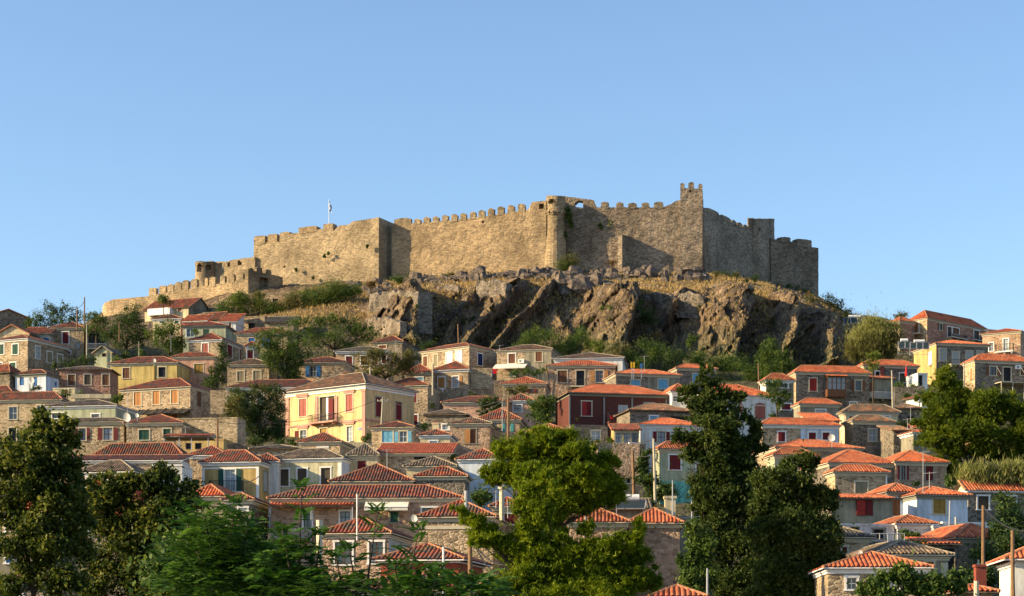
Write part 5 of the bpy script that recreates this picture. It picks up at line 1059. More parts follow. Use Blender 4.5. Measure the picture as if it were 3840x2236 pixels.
# ------------------------------------------------------------ vegetation
def quads(name, V, mat, parent, n=4):
    """V: (k,n,3) polygons"""
    k = len(V); me = bpy.data.meshes.new(name); me.vertices.add(k*n); me.vertices.foreach_set('co', np.asarray(V, np.float32).ravel())
    me.loops.add(k*n); me.loops.foreach_set('vertex_index', np.arange(k*n)); me.polygons.add(k); me.polygons.foreach_set('loop_start', np.arange(0, k*n, n))
    me.materials.append(MATS[mat]); me.update(); o = bpy.data.objects.new(name, me); COL.objects.link(o)
    if parent: o.parent = parent
    return o
def unit(n): v = rng.normal(size=(n, 3)); return v/np.linalg.norm(v, axis=1)[:, None]
def subblobs(B, m, f=.45):
    out = []
    for b in B:
        for _ in range(m):
            d = unit(1)[0]; d[1] = -abs(d[1]) if rng.random() < .65 else d[1]; q = rng.uniform(.4, .95); r = rng.uniform(.7, 1.25)*f
            out.append((b[0]+d[0]*q*b[3], b[1]+d[1]*q*b[4], b[2]+d[2]*q*b[5], b[3]*r, b[4]*r, b[5]*r*.8))
    return np.array(out)
def blobpts(B, n, clump, spread=.16, inner=.35, flat=0.):
    """B: (k,6) centre and radii in metres; points gathered in clumps over the blob shells"""
    ar = B[:, 3]*B[:, 5]; pr = ar/ar.sum(); nc = max(8, n//clump)
    bi = rng.choice(len(B), nc, p=pr); d = unit(nc); d[:, 1] = np.where(rng.random(nc) < .7, -np.abs(d[:, 1]), d[:, 1])
    rad = np.where(rng.random(nc) < inner, rng.uniform(.2, .8, nc), rng.uniform(.78, 1.12, nc))
    c = B[bi, :3]+d*rad[:, None]*B[bi, 3:]
    cs = B[bi, 3:].mean(1)*spread*rng.uniform(.6, 1.5, nc)
    ci = rng.integers(0, nc, n); g = rng.normal(size=(n, 3)); g[:, 2] *= (1-flat)
    g *= (.5+rng.exponential(.62, n))[:, None]; return c[ci]+g*cs[ci][:, None], d[ci]
def leaves(P, D, size, asp=.6, up=.3):
    n = len(P); nn = D*.6+unit(n)*1.; nn[:, 2] += up; nn /= np.linalg.norm(nn, axis=1)[:, None]
    t = np.cross(nn, unit(n)); t /= np.linalg.norm(t, axis=1)[:, None]; b = np.cross(nn, t); s = size*rng.uniform(.55, 1.4, n)[:, None]
    a = t*s; b = b*s*asp
    return np.stack([P-a, P-b*.9+a*.1, P+a, P+b*.9+a*.1], 1)
def needles(P, D, L, w, k=5, droop=0.):
    n = len(P); P = np.repeat(P, k, 0); D = np.repeat(D, k, 0); v = D*.55+unit(n*k)*.8; v[:, 2] += .55-droop; v /= np.linalg.norm(v, axis=1)[:, None]
    s = np.cross(v, unit(n*k)); s /= np.linalg.norm(s, axis=1)[:, None]; l = L*rng.uniform(.6, 1.3, n*k)[:, None]
    return np.stack([P-s*w, P+s*w, P+v*l+s*w*.4, P+v*l-s*w*.4], 1)
def plant(kind, label, blobs, Y, mat='lf_mid', dens=1., name='tree', cat='tree', group=None, size=None, trunk=None, sp=.16, dYj=.35, bark='bark', clump=22, inner=.35, ry=1., tilt=None):
    """blobs: (x,y,radius[,ry]) in photo pixels"""
    k = Y/FP; B = []; area = 0
    for b in blobs:
        r = b[2]*k; rz = (b[3] if len(b) > 3 else b[2])*k; c = at(b[0], b[1], Y+random.uniform(-dYj, dYj)*r*1.5); B.append((c.x, c.y, c.z, r, r*ry, rz)); area += b[2]*(b[3] if len(b) > 3 else b[2])*math.pi/14.06
    B = np.array(B); lo = B[np.argmax(B[:, 5]-B[:, 2])]; cx = float(np.average(B[:, 0], weights=B[:, 3])); bz = float((B[:, 2]-B[:, 5]).min())
    gz = terr(cx, Y); base = Vector((cx, Y, min(gz, bz+.5) if name != 'ivy_tuft' else bz))
    if trunk: q = at(trunk[0], trunk[1], Y); base = Vector((q.x, Y, q.z))
    root = empty(name, base); tag(root, label, cat, group); off = np.array(base)
    if size is None: size = max(.10, 1.05*3.75*k/2.)
    elif kind != 'reed': size *= .72
    n = int(area*1.5*dens*(2.2 if kind == 'leaf' else 2.0))+40; B2 = B-np.array([*off, 0, 0, 0])
    if kind in ('pine', 'cyp') or cat == 'tree': B2 = np.concatenate([subblobs(B2, 8 if kind != 'leaf' else 7, {'pine': .40, 'cyp': .46}.get(kind, .46)), B2*np.array([1, 1, 1]+[.74 if kind == 'leaf' else .55]*3)+np.array([0, .4, -.1, 0, 0, 0])])
    P, D = blobpts(B2, n, clump, sp*1.25, inner)
    if kind == 'leaf': V = leaves(P, D, size)
    elif kind == 'pine': V = needles(P, D, size*2.4, size*.26, 5)
    elif kind == 'cyp': V = needles(P, D, size*1.6, size*.36, 4)
    elif kind == 'reed': P[:, 2] -= size; V = needles(P, np.tile([0, 0, 1.6], (n, 1)), size*5, size*.22, 3)
    quads('crown' if cat == 'tree' else 'foliage', V, mat, root)
    if name == 'ivy_tuft': return root
    m = MB(); ct = B[:, :3].mean(0)-off; top = Vector((ct[0], ct[1], ct[2])); r0 = max(.09, B[:, 3].max()*.07)
    if cat == 'tree':
        a = Vector((0, 0, -1)); mid = Vector((top.x*.3, top.y*.3, max(.5, (B[:, 2]-B[:, 5]).min()-off[2]+B[:, 5].mean()*.5))); m.tube(a, mid, r0*1.5, r0, bark, 7)
        for b in B[:16]: e = Vector(b[:3]-off); j = mid.lerp(e, .5)+Vector((0, 0, -.1*b[3])); m.tube(mid, j, r0*.7, r0*.4, bark, 5, False); m.tube(j, e, r0*.4, r0*.12, bark, 5, False)
        m.build('trunk', root)
    else:
        for b in B[:8]: m.tube((0, 0, -.5), Vector(b[:3]-off), .06, .03, bark, 4, False)
        m.build('stem', root)
    return root
def bush(x, y, r, Y=None, mat='lf_mid', label='rounded green bush among the hillside houses', group='bushes on the hillside', n=3, kind='leaf', dens=1., sp=.2, name='bush', fl=.8):
    bl = [(x+random.uniform(-.6, .6)*r, y+random.uniform(-.35, .35)*r, r*random.uniform(.45, .75), r*random.uniform(.4, .65)*fl) for _ in range(n)]
    return plant(kind, label, bl, Y or FY(y-40), mat, dens, name, 'bush', group, sp=sp)
# skyline and upper-slope trees
P_ = 'P'
plant('leaf', 'dark dense tree on the skyline at the far left', [(150, 1190, 45, 35), (200, 1165, 45, 30), (250, 1160, 45, 28), (290, 1185, 35, 30), (180, 1215, 60, 30), (260, 1215, 60, 30), (120, 1215, 35)], 318, 'lf_dark', 1.5, group=None)
plant('leaf', 'feathery low tree right of the skyline tree with thin poles', [(330, 1180, 40, 20), (370, 1190, 35, 25), (340, 1215, 50, 30), (400, 1215, 45, 30)], 312, 'lf_mid', 1.3)
plant('leaf', 'tall dark green tree in front of the low outer castle wall', [(480, 1190, 50, 40), (500, 1230, 55, 50), (440, 1230, 50, 45), (520, 1270, 45, 45), (460, 1280, 60, 40), (400, 1250, 40), (500, 1165, 35, 25)], 306, 'lf_dark', 1.5)
plant('leaf', 'rounded olive green tree in front of the cream balcony house', [(620, 1240, 45), (650, 1260, 45), (600, 1270, 45), (640, 1290, 55, 40), (680, 1280, 30)], 300, 'lf_mid', 1.5)
plant('leaf', 'dark climbing tree rising beside the white cornice house', [(836, 1300, 16, 32), (838, 1340, 22, 40), (830, 1380, 30), (810, 1410, 40), (790, 1440, 40, 30), (775, 1450, 35)], 268, 'lf_dark', 1.5)
plant('leaf', 'leafy green tree with spreading branches left of centre', [(1010, 1270, 55, 30), (1060, 1250, 60, 30), (1100, 1290, 60, 35), (1000, 1310, 50, 35), (1050, 1330, 70, 45), (1120, 1340, 60, 40), (1080, 1385, 60, 40), (1020, 1350, 40), (1100, 1410, 50, 35)], 272, 'lf_mid', 1.5)
plant('leaf', 'wide green tree reaching over the dry golden slope', [(1120, 1210, 50, 20), (1190, 1205, 55, 25), (1260, 1215, 60, 30), (1330, 1225, 50, 30), (1180, 1240, 60, 30), (1260, 1260, 70, 35), (1340, 1270, 60, 35), (1300, 1300, 50, 30), (1200, 1280, 60, 30), (1390, 1250, 30)], 305, 'lf_mid', 1.5)
plant('leaf', 'yellowish tree in front of the white cornice house under the cliff', [(1370, 1330, 50, 22), (1420, 1325, 45, 25), (1480, 1345, 45, 30), (1540, 1340, 40, 30), (1400, 1370, 50, 35), (1460, 1385, 60, 35), (1520, 1380, 45, 35), (1390, 1405, 50, 25)], 262, 'lf_olive', 1.6)
plant('leaf', 'overgrown tree in deep shade left of the yellow mansion', [(900, 1490, 50, 35), (960, 1480, 50, 30), (1030, 1460, 45, 35), (900, 1540, 50), (960, 1550, 60), (1030, 1520, 45, 50), (1040, 1590, 35, 50), (980, 1620, 60, 45), (930, 1590, 40), (1040, 1640, 30, 40)], 232, 'lf_dark', 1.6)
plant('leaf', 'olive coloured shrub crown spilling over the long stone house', [(880, 1500, 35, 25), (860, 1530, 30), (890, 1560, 30, 40), (980, 1450, 40, 18)], 228, 'lf_olive', 1.4)
plant('leaf', 'round dark green tree left of the dark red timber house', [(2035, 1500, 35, 30), (2010, 1530, 35), (2055, 1530, 35), (2030, 1560, 50, 30), (1990, 1560, 22)], 226, 'lf_mid', 1.7)
plant('leaf', 'bushy dark tree in front of the peach houses', [(1830, 1500, 35, 25), (1860, 1520, 35, 30), (1815, 1535, 30), (1870, 1550, 40, 25)], 230, 'lf_dark', 1.7)
plant('leaf', 'slender tree between the arched shutter house and the bay window house', [(2880, 1440, 28, 20), (2920, 1440, 35, 22), (2900, 1475, 40, 30), (2950, 1480, 28, 25), (2920, 1510, 25)], 226, 'lf_mid', 1.3)
plant('leaf', 'tall leafy tree standing at the foot of the cliff above the slim brown pole', [(2890, 1290, 30, 30), (2870, 1320, 40), (2920, 1330, 40), (2860, 1360, 40), (2940, 1370, 45), (2890, 1390, 50), (2960, 1400, 35)], 298, 'lf_mid', 1.6)
plant('leaf', 'light green tree on the left side wall of the parasol house', [(3270, 1330, 32, 20), (3290, 1345, 30, 20), (3260, 1360, 25, 22), (3280, 1375, 28, 18)], 262, 'lf_lite', 1.2)
plant('leaf', 'large bushy shrub in front of the dark spire tree base', [(2410, 1740, 30, 40), (2420, 1790, 35, 40), (2450, 1800, 30), (2500, 1850, 60, 35), (2440, 1860, 50, 35)], 150, 'lf_dark', 1.4)
plant('leaf', 'dark leafy tree filling the gap right of the tall pinkish house', [(2600, 2000, 45, 50), (2640, 2060, 50, 60), (2590, 2110, 50, 60), (2640, 2160, 60, 60), (2590, 2200, 60, 50), (2560, 2170, 30)], 108, 'lf_mid', 1.)
# brush under the cliff
for x, y, r, mt_ in ((1990, 1275, 45, 'lf_mid'), (2050, 1270, 45, 'lf_mid'), (2100, 1290, 40, 'lf_mid'), (2170, 1265, 50, 'lf_mid'), (2210, 1290, 45, 'lf_lite'), (2270, 1300, 45, 'lf_lite'), (2310, 1310, 45, 'lf_olive'), (2350, 1330, 40, 'lf_mid'), (2430, 1300, 45, 'lf_mid'), (2470, 1330, 50, 'lf_mid'),
                       (2540, 1340, 50, 'lf_dark'), (2600, 1350, 50, 'lf_mid'), (2690, 1370, 50, 'lf_mid'), (2750, 1370, 55, 'lf_mid'), (2800, 1400, 60, 'lf_mid'), (2850, 1420, 50, 'lf_dark'), (1950, 1310, 35, 'lf_mid'), (2720, 1430, 45, 'lf_dark'), (2780, 1450, 45, 'lf_dark'), (2390, 1360, 45, 'lf_mid'),
                       (2830, 1465, 40, 'lf_dark'), (2990, 1400, 45, 'lf_dark'), (3050, 1410, 50, 'lf_dark'), (2130, 1320, 45, 'lf_dark'), (2060, 1320, 45, 'lf_dark'), (2020, 1250, 30, 'lf_lite'), (2480, 1395, 35, 'lf_dark'), (2560, 1390, 40, 'lf_dark'), (1750, 1300, 28, 'lf_dark'), (1600, 1290, 30, 'lf_dark')):
    bush(x, y, r, random.uniform(300, 306), mt_, 'green scrub bush growing along the foot of the cliff', 'scrub along the foot of the cliff', dens=1.5)
for x, y, r in ((2330, 1255, 26), (2450, 1260, 24), (3020, 1115, 24), (1770, 1020, 20), (3040, 1100, 20)): bush(x, y, r, 318 if y > 1150 else 362, 'lf_rust', 'rust coloured dry bush on the rocks', 'dry rust bushes', dens=1.4)
for x, y, r in ((2370, 1150, 42), (2400, 1185, 40), (2350, 1170, 30), (2440, 1200, 34)): bush(x, y, r, 322, 'lf_dark', 'dark shrub clinging to the middle of the cliff', 'shrubs clinging to the cliff', dens=1.6)
for x, y, r in ((2595, 1265, 30), (2588, 1290, 26)): bush(x, y, r, 313, 'lf_mid', 'small green shrub on the sunlit rock face', 'shrubs on the sunlit rock', dens=1.5)
for x, y, r, mt_ in ((895, 1115, 30, 'lf_mid'), (880, 1140, 40, 'lf_lite'), (960, 1140, 35, 'lf_lite'), (935, 1165, 40, 'lf_mid'), (1000, 1160, 40, 'lf_mid'), (1060, 1160, 35, 'lf_olive'), (1100, 1130, 40, 'lf_olive'), (1150, 1125, 45, 'lf_mid'), (1210, 1100, 55, 'lf_mid'), (1270, 1095, 50, 'lf_mid'), (1320, 1095, 40, 'lf_mid'), (1170, 1160, 40, 'lf_olive'),
                       (850, 1160, 35, 'lf_mid'), (1240, 1130, 45, 'lf_olive'), (1040, 1180, 35, 'lf_lite'), (970, 1110, 22, 'lf_olive'), (620, 1128, 26, 'lf_mid'), (1400, 1070, 22, 'lf_rust'), (1500, 1050, 25, 'lf_mid'), (1545, 1045, 25, 'lf_dark'), (1690, 1045, 25, 'lf_olive'), (2130, 985, 35, 'lf_olive'), (2120, 1010, 35, 'lf_mid'), (2300, 985, 16, 'lf_rust')):
    bush(x, y, r*1.2, 346 if y > 1060 else 358, mt_, 'sunlit bush on the slope below the castle walls', 'bushes below the castle walls', dens=2.2, n=4)
for x, y, r in ((3040, 1120, 34), (3110, 1120, 34), (3120, 1150, 36), (3090, 1180, 30), (3170, 1185, 40), (3080, 1215, 30), (3150, 1140, 24), (3190, 1200, 40), (3380, 1185, 34), (3360, 1190, 22)): bush(x, y, r, 345, random.choice(('lf_olive', 'lf_dark')), 'dark bush on the right shoulder of the hill', 'bushes on the right shoulder of the hill', dens=1.5)
for x in range(2690, 3060, 34): bush(x+random.uniform(-8, 8), float(np.interp(x, [2690, 3060], [1028, 1098]))+random.uniform(-6, 8), 24, 352 if x < 2850 else 372, random.choice(('lf_dark', 'lf_dark', 'lf_olive')), 'dark bush added as shade below the right castle wing', 'bushes added as shade below the right castle wing', dens=1.5)  # bushes added to darken the ground where the wing's shade lies
# reed thickets on the right
for x, y, r in ((3220, 1270, 50), (3270, 1230, 45), (3300, 1250, 50), (3330, 1280, 50), (3250, 1310, 60), (3200, 1320, 45), (3310, 1320, 50), (3340, 1230, 26)): plant('reed', 'dense clump of tall pale reeds left of the skyline house', [(x+random.uniform(-20, 20), y+random.uniform(-12, 12), r*.7, r*.55) for _ in range(3)], 300+y*.01, 'reed' if y < 1275 else 'lf_olive', 1.4, 'reed_clump', 'reeds', 'reeds left of the skyline house', sp=.25)
for k in range(9): plant('reed', 'clump of yellow green reeds under the right hand pine', [(3620+k*30+random.uniform(-15, 15), 1785+random.uniform(-28, 20), 26, 16) for _ in range(3)], 162, 'reed', .45, 'reed_clump', 'reeds', 'reeds under the right hand pine', sp=.3)
# foliage wherever gardens sit between the houses
for x, y, r, mt_ in ((300, 1350, 25, 'lf_dark'), (260, 1365, 30, 'lf_dark'), (340, 1350, 30, 'lf_dark'), (200, 1365, 22, 'lf_dark'), (470, 1335, 28, 'lf_mid'), (530, 1325, 28, 'lf_mid'), (440, 1350, 22, 'lf_lite'), (130, 1460, 22, 'lf_dark'), (240, 1480, 26, 'lf_mid'), (310, 1480, 22, 'lf_mid'), (440, 1500, 26, 'lf_mid'),
                       (450, 1490, 22, 'lf_mid'), (740, 1245, 22, 'lf_mid'), (1620, 1520, 16, 'lf_dark'), (1770, 1480, 20, 'lf_dark'), (1930, 1400, 24, 'lf_mid'), (1980, 1395, 26, 'lf_mid'), (2020, 1390, 24, 'lf_mid'), (1955, 1465, 30, 'lf_olive'), (1920, 1470, 24, 'lf_olive'), (1600, 1600, 22, 'lf_dark'), (1380, 1640, 22, 'lf_mid'), (2280, 1655, 20, 'lf_lite'), (2240, 1660, 16, 'lf_olive'),
                       (2210, 1670, 22, 'lf_dark'), (2040, 1600, 18, 'lf_lite'), (3370, 1450, 26, 'lf_mid'), (3420, 1460, 28, 'lf_mid'), (3450, 1480, 24, 'lf_mid'), (3400, 1490, 22, 'lf_dark'), (3440, 1665, 18, 'lf_mid'), (3620, 1790, 30, 'lf_mid'), (3560, 1810, 26, 'lf_mid'), (3430, 1815, 16, 'lf_dark'), (1700, 1715, 22, 'lf_dark'), (2430, 1250+450, 20, 'lf_dark'), (3410, 2015, 34, 'lf_mid'), (3450, 2040, 22, 'lf_dark'),
                       (3540, 1560+10, 20, 'lf_dark'), (3200, 1525, 14, 'lf_dark'), (1100, 1660, 20, 'lf_mid'), (960, 1660, 30, 'lf_dark'), (1050, 1660, 24, 'lf_dark'), (1820, 1860, 40, 'lf_dark'), (1790, 1870, 36, 'lf_mid'), (3380, 1595, 22, 'lf_dark'), (3420, 1580, 20, 'lf_dark'), (2900, 1560, 20, 'lf_dark'), (2870, 1600, 30, 'lf_dark')):
    bush(x, y, r, FY(y-30)-3, mt_, dens=1.5)
for x, y, r in ((3760, 1900, 60), (3800, 1960, 60), (3740, 2000, 60), (3820, 2060, 70), (3700, 2080, 60), (3680, 2160, 60), (3760, 2150, 70), (3640, 2190, 40)): bush(x, y, r, 128-(y-1900)*.05, 'lf_dark', 'dark garden shrub around the tall wooden poles at the right', 'shrubs around the poles at the right', dens=.9, kind='leaf')
for x, y, r in ((3300, 2180, 50), (3360, 2150, 50), (3420, 2170, 60), (3480, 2190, 60), (3540, 2170, 50), (3590, 2200, 45), (3240, 2210, 40), (3450, 2220, 60), (3340, 2230, 60), (3590, 2160, 30)): bush(x, y, r, 90, 'lf_mid', 'leafy citrus green shrub along the bottom right edge', 'shrubs along the bottom right edge', dens=.8)
# the big right-hand pine
plant('pine', 'big spreading pine with sunlit cushions of needles at the right edge', [(3545, 1400, 38, 28), (3530, 1435, 50, 28), (3580, 1460, 45, 28), (3490, 1490, 45, 26), (3560, 1510, 80, 32), (3650, 1490, 50, 24), (3720, 1490, 50, 24), (3700, 1520, 80, 34), (3800, 1520, 70, 30), (3500, 1550, 60, 34), (3600, 1560, 90, 36), (3720, 1560, 90, 38), (3820, 1570, 80, 40), (3500, 1610, 60, 34), (3590, 1620, 90, 36),
      (3700, 1630, 100, 38), (3810, 1640, 90, 40), (3480, 1655, 45, 24), (3560, 1680, 70, 32), (3660, 1690, 70, 30), (3780, 1700, 80, 30), (3560, 1740, 50, 30), (3580, 1780, 36, 26), (3830, 1740, 50, 36), (3455, 1590, 30, 20)], 186, 'lf_pine2', 1.25, size=.16, trunk=(3640, 1850), sp=.22, clump=34, inner=.2)
# bright pines in the centre
plant('pine', 'bright yellow green pine crown behind the tall centre pine', [(1880, 1770, 70, 50), (1850, 1800, 50, 30), (1930, 1700, 70, 50), (2000, 1650, 75, 40), (2090, 1650, 80, 38), (2160, 1690, 80, 42), (2080, 1720, 100, 50), (2230, 1740, 80, 45), (2190, 1800, 90, 50), (2290, 1810, 70, 40), (2060, 1790, 90, 60), (1960, 1790, 70, 60), (2320, 1850, 45, 28), (2120, 1860, 90, 40), (2240, 1870, 80, 36), (2060, 1915, 70, 50), (2130, 1905, 60, 44), (2190, 1890, 60, 36), (2090, 1960, 60, 40)], 112, 'lf_pine', .95, size=.12, sp=.2, clump=40, inner=.25)
plant('pine', 'tall bright pine in the centre foreground with a long left branch', [(2000, 1800, 60, 70), (1960, 1870, 60, 60), (2010, 1930, 70, 60), (2060, 1870, 50, 50), (1980, 1990, 70, 60), (1722, 1915, 32, 20), (1760, 1940, 45, 24), (1800, 1975, 55, 28), (1850, 2010, 60, 34), (1900, 2050, 70, 40), (1790, 2025, 35, 18), (1950, 2090, 80, 50), (2040, 2050, 80, 60), (1980, 2150, 100, 60), (2080, 2140, 100, 70), (2400, 1985, 28, 34), (2380, 2020, 40, 26),
      (2340, 2060, 60, 30), (2240, 2040, 70, 36), (2160, 2090, 80, 45), (2260, 2110, 100, 50), (2380, 2110, 70, 40), (2180, 2180, 110, 60), (2320, 2180, 110, 60), (2430, 2190, 50, 50), (1920, 2220, 90, 50), (2060, 2230, 120, 60), (2250, 2250, 120, 60), (2200, 1990, 40, 24), (2120, 2020, 50, 36), (2410, 2150, 50, 30)], 80, 'lf_pine', .8, size=.095, trunk=(2060, 2330), sp=.2, clump=46, inner=.25)
# the dark spire tree and its broad companion
plant('cyp', 'tall dark conifer with a narrow spire and layered drooping branches', [(2640, 1370, 18, 16), (2650, 1395, 30, 20), (2625, 1420, 26, 18), (2655, 1440, 45, 24), (2590, 1465, 42, 20), (2650, 1480, 50, 26), (2700, 1495, 60, 24), (2770, 1490, 36, 16), (2590, 1510, 30, 24), (2640, 1530, 60, 32), (2720, 1545, 70, 34), (2620, 1570, 50, 28), (2700, 1600, 80, 40), (2790, 1570, 45, 22), (2830, 1600, 28, 30), (2560, 1640, 50, 20), (2620, 1650, 60, 28), (2700, 1660, 80, 40),
      (2790, 1660, 60, 36), (2850, 1680, 36, 18), (2600, 1700, 50, 26), (2680, 1720, 80, 40), (2780, 1720, 70, 40), (2720, 1780, 90, 50), (2650, 1800, 70, 40), (2800, 1780, 60, 40), (2660, 1860, 60, 50), (2740, 1860, 90, 50), (2650, 1920, 50, 50), (2720, 1950, 80, 60), (2690, 2030, 70, 60), (2760, 2050, 70, 60), (2720, 2120, 80, 60), (2760, 2200, 90, 60), (2700, 2210, 50, 50), (2830, 1850, 50, 40), (2820, 1930, 60, 60), (2820, 2030, 60, 60), (2820, 2130, 60, 60)], 122, 'lf_cyp', .85, size=.15, sp=.19, clump=30, trunk=(2730, 2330), inner=.25)
plant('cyp', 'broad dark conifer leaning right beside the spire tree', [(3000, 1720, 55, 26), (2960, 1740, 50, 26), (3040, 1750, 30, 22), (2900, 1790, 70, 36), (2960, 1810, 80, 40), (2860, 1830, 70, 40), (3030, 1830, 60, 34), (3090, 1860, 50, 34), (2940, 1870, 90, 50), (3040, 1900, 90, 46), (3120, 1890, 34, 26), (2870, 1910, 80, 50), (2980, 1960, 100, 50), (3080, 1970, 70, 40), (2880, 1990, 70, 50), (3010, 2030, 110, 50), (3110, 2030, 40, 40), (2920, 2070, 80, 50), (3030, 2100, 110, 50), (3120, 2110, 50, 50), (2900, 2150, 90, 60), (3010, 2180, 130, 60), (3140, 2190, 60, 50), (2880, 2230, 110, 50), (3050, 2240, 140, 50)], 116, 'lf_cyp', .85, size=.15, sp=.19, clump=30, trunk=(2970, 2330), inner=.25)
# left foreground trees
plant('leaf', 'big dark broadleaf tree filling the lower left corner', [(165, 1570, 42, 40), (250, 1575, 40, 36), (210, 1620, 60, 40), (270, 1640, 40, 46), (130, 1640, 70, 50), (200, 1690, 90, 50), (60, 1700, 80, 50), (10, 1760, 70, 60), (140, 1760, 90, 60), (250, 1740, 70, 60), (60, 1840, 100, 60), (180, 1860, 100, 70), (290, 1830, 60, 80), (30, 1930, 80, 70), (150, 1970, 100, 70), (270, 1940, 70, 70), (60, 2040, 70, 60), (200, 2060, 90, 60), (300, 2040, 60, 70), (100, 2150, 70, 60), (240, 2170, 90, 70), (20, 2200, 60, 60), (165, 1530, 22, 22)], 62, 'lf_front', .62, size=.10, trunk=(110, 2400), sp=.2, clump=26, inner=.3)
plant('leaf', 'second dark broadleaf tree right of the corner tree', [(350, 1840, 45, 50), (480, 1810, 50, 36), (540, 1795, 46, 34), (720, 1890, 46, 50), (700, 1960, 60, 50), (330, 1910, 46, 50), (590, 1765, 40, 36), (620, 1800, 60, 46), (690, 1830, 46, 46), (560, 1840, 50, 50), (640, 1880, 80, 50), (400, 1800, 50, 40), (440, 1850, 70, 50), (380, 1890, 60, 60), (500, 1930, 80, 60), (600, 1950, 90, 60), (400, 1980, 80, 60), (500, 2040, 100, 60), (620, 2050, 80, 70), (370, 2090, 80, 60), (480, 2140, 100, 60), (600, 2160, 90, 70), (360, 2200, 80, 60), (520, 2230, 120, 60)], 66, 'lf_front', .66, size=.10, trunk=(500, 2400), sp=.2, clump=26, inner=.3)
# fern-leaved saplings: fronds along rising shoots
def fern_tree(label, shoots, Y, mass=(), mat='lf_pinn', L=.72, per=.11):
    k = Y/FP; cx = sum(s[0] for s in shoots)/len(shoots); base = at(cx, 2420, Y); root = empty('fern_leaved_tree', base); tag(root, label, 'tree'); V = []; m = MB()
    def frond(p, az, el, ln):
        d = np.array([math.cos(az)*math.cos(el), math.sin(az)*math.cos(el), math.sin(el)]); s = np.cross(d, [0, 0, 1.]); s /= np.linalg.norm(s)+1e-9; n = 8
        for j in range(1, n+1):
            t = j/n; c = p+d*ln*t+np.array([0, 0, -.35*ln*t*t]); w = ln*.33*(1-.55*t)*rng.uniform(.85, 1.1); h = ln*.055
            for q in (-1, 1):
                a = s*q*w+d*w*.3; a[2] -= w*.25; b = d*h; V.append([c-b*.4, c+a*.55-b, c+a, c+a*.5+b])
    for x0, y0, x1, y1, n in shoots:
        a = at(x0, y0, Y+rng.uniform(-.4, .4)); b = at(x1, y1, Y+rng.uniform(-.4, .4)); P0 = np.array(a-base); P1 = np.array(b-base); m.tube(P0, P1, .035, .012, 'bark', 5, False)
        for j in range(n):
            t = (j+.5)/n; frond(P0+(P1-P0)*t, j*2.4+rng.uniform(-.4, .4), rng.uniform(.0, .6)+.4*t, L*(1.15-.45*t)*rng.uniform(.8, 1.2))
        for j in range(6): frond(P1, j*1.05, rng.uniform(.5, 1.1), L*.65)
    for x, y, r, n in mass:
        for _ in range(int(n*.62)):
            a, q = rng.uniform(0, 6.28), r*math.sqrt(rng.random()); p = np.array(at(x+q*math.cos(a), y+q*math.sin(a)*.8, Y+rng.uniform(-1., 1.6))-base); frond(p, rng.uniform(0, 6.28), rng.uniform(-.1, .8), L*rng.uniform(.7, 1.2))
    quads('crown', np.array(V), mat, root); m.tube((0, 0, -2), (0, 0, 1.), .12, .08, 'bark', 6); m.build('trunk', root)
for x, y, r in ((760, 2090, 120), (860, 2060, 110), (930, 2120, 100), (700, 2180, 120), (850, 2200, 140), (1040, 2190, 110), (1160, 2220, 80)): bush(x, y, r, 52, 'lf_mid', 'green undergrowth behind the fern leaved trees at the bottom', 'undergrowth behind the fern leaved trees', dens=.7, n=4)
fern_tree('bright fern leaved tree at the bottom left of centre', [(800, 2100, 760, 1900, 9), (860, 2080, 880, 1890, 9), (760, 2120, 700, 1960, 8), (900, 2150, 930, 1960, 8)], 46, [(760, 1950, 90, 70), (860, 1960, 90, 80), (800, 2060, 130, 150), (700, 2080, 90, 80), (900, 2080, 110, 120), (780, 2170, 150, 170), (900, 2200, 130, 130), (700, 2210, 110, 110)])
fern_tree('tall thin fern leaved sapling rising before the maroon tiled house', [(1120, 2200, 1130, 1830, 16), (1090, 2150, 1060, 1990, 8), (1180, 2200, 1200, 2010, 9)], 45, [(1080, 2060, 80, 60), (1040, 2130, 110, 120), (1130, 2190, 110, 110), (1010, 2210, 110, 110), (1180, 2230, 80, 70)])
fern_tree('airy fern leaved sapling in front of the white framed windows', [(1370, 2240, 1415, 1920, 15), (1340, 2230, 1310, 2060, 8), (1290, 2240, 1260, 2090, 8)], 44, [(1300, 2200, 80, 50), (1380, 2230, 70, 40), (1240, 2220, 60, 50)])
fern_tree('fern leaved sapling before the red brown timber house', [(1520, 2240, 1570, 1990, 13), (1500, 2240, 1480, 2120, 7), (1620, 2240, 1640, 2150, 6)], 43, [(1540, 2180, 70, 60), (1600, 2210, 80, 70), (1500, 2220, 80, 60), (1680, 2210, 60, 50)])
fern_tree('low fern leaved clump at the bottom edge left of the bright pine', [(1800, 2240, 1790, 2180, 5), (1720, 2240, 1700, 2190, 5)], 42, [(1800, 2210, 60, 50), (1740, 2225, 60, 40), (1870, 2230, 50, 30)])
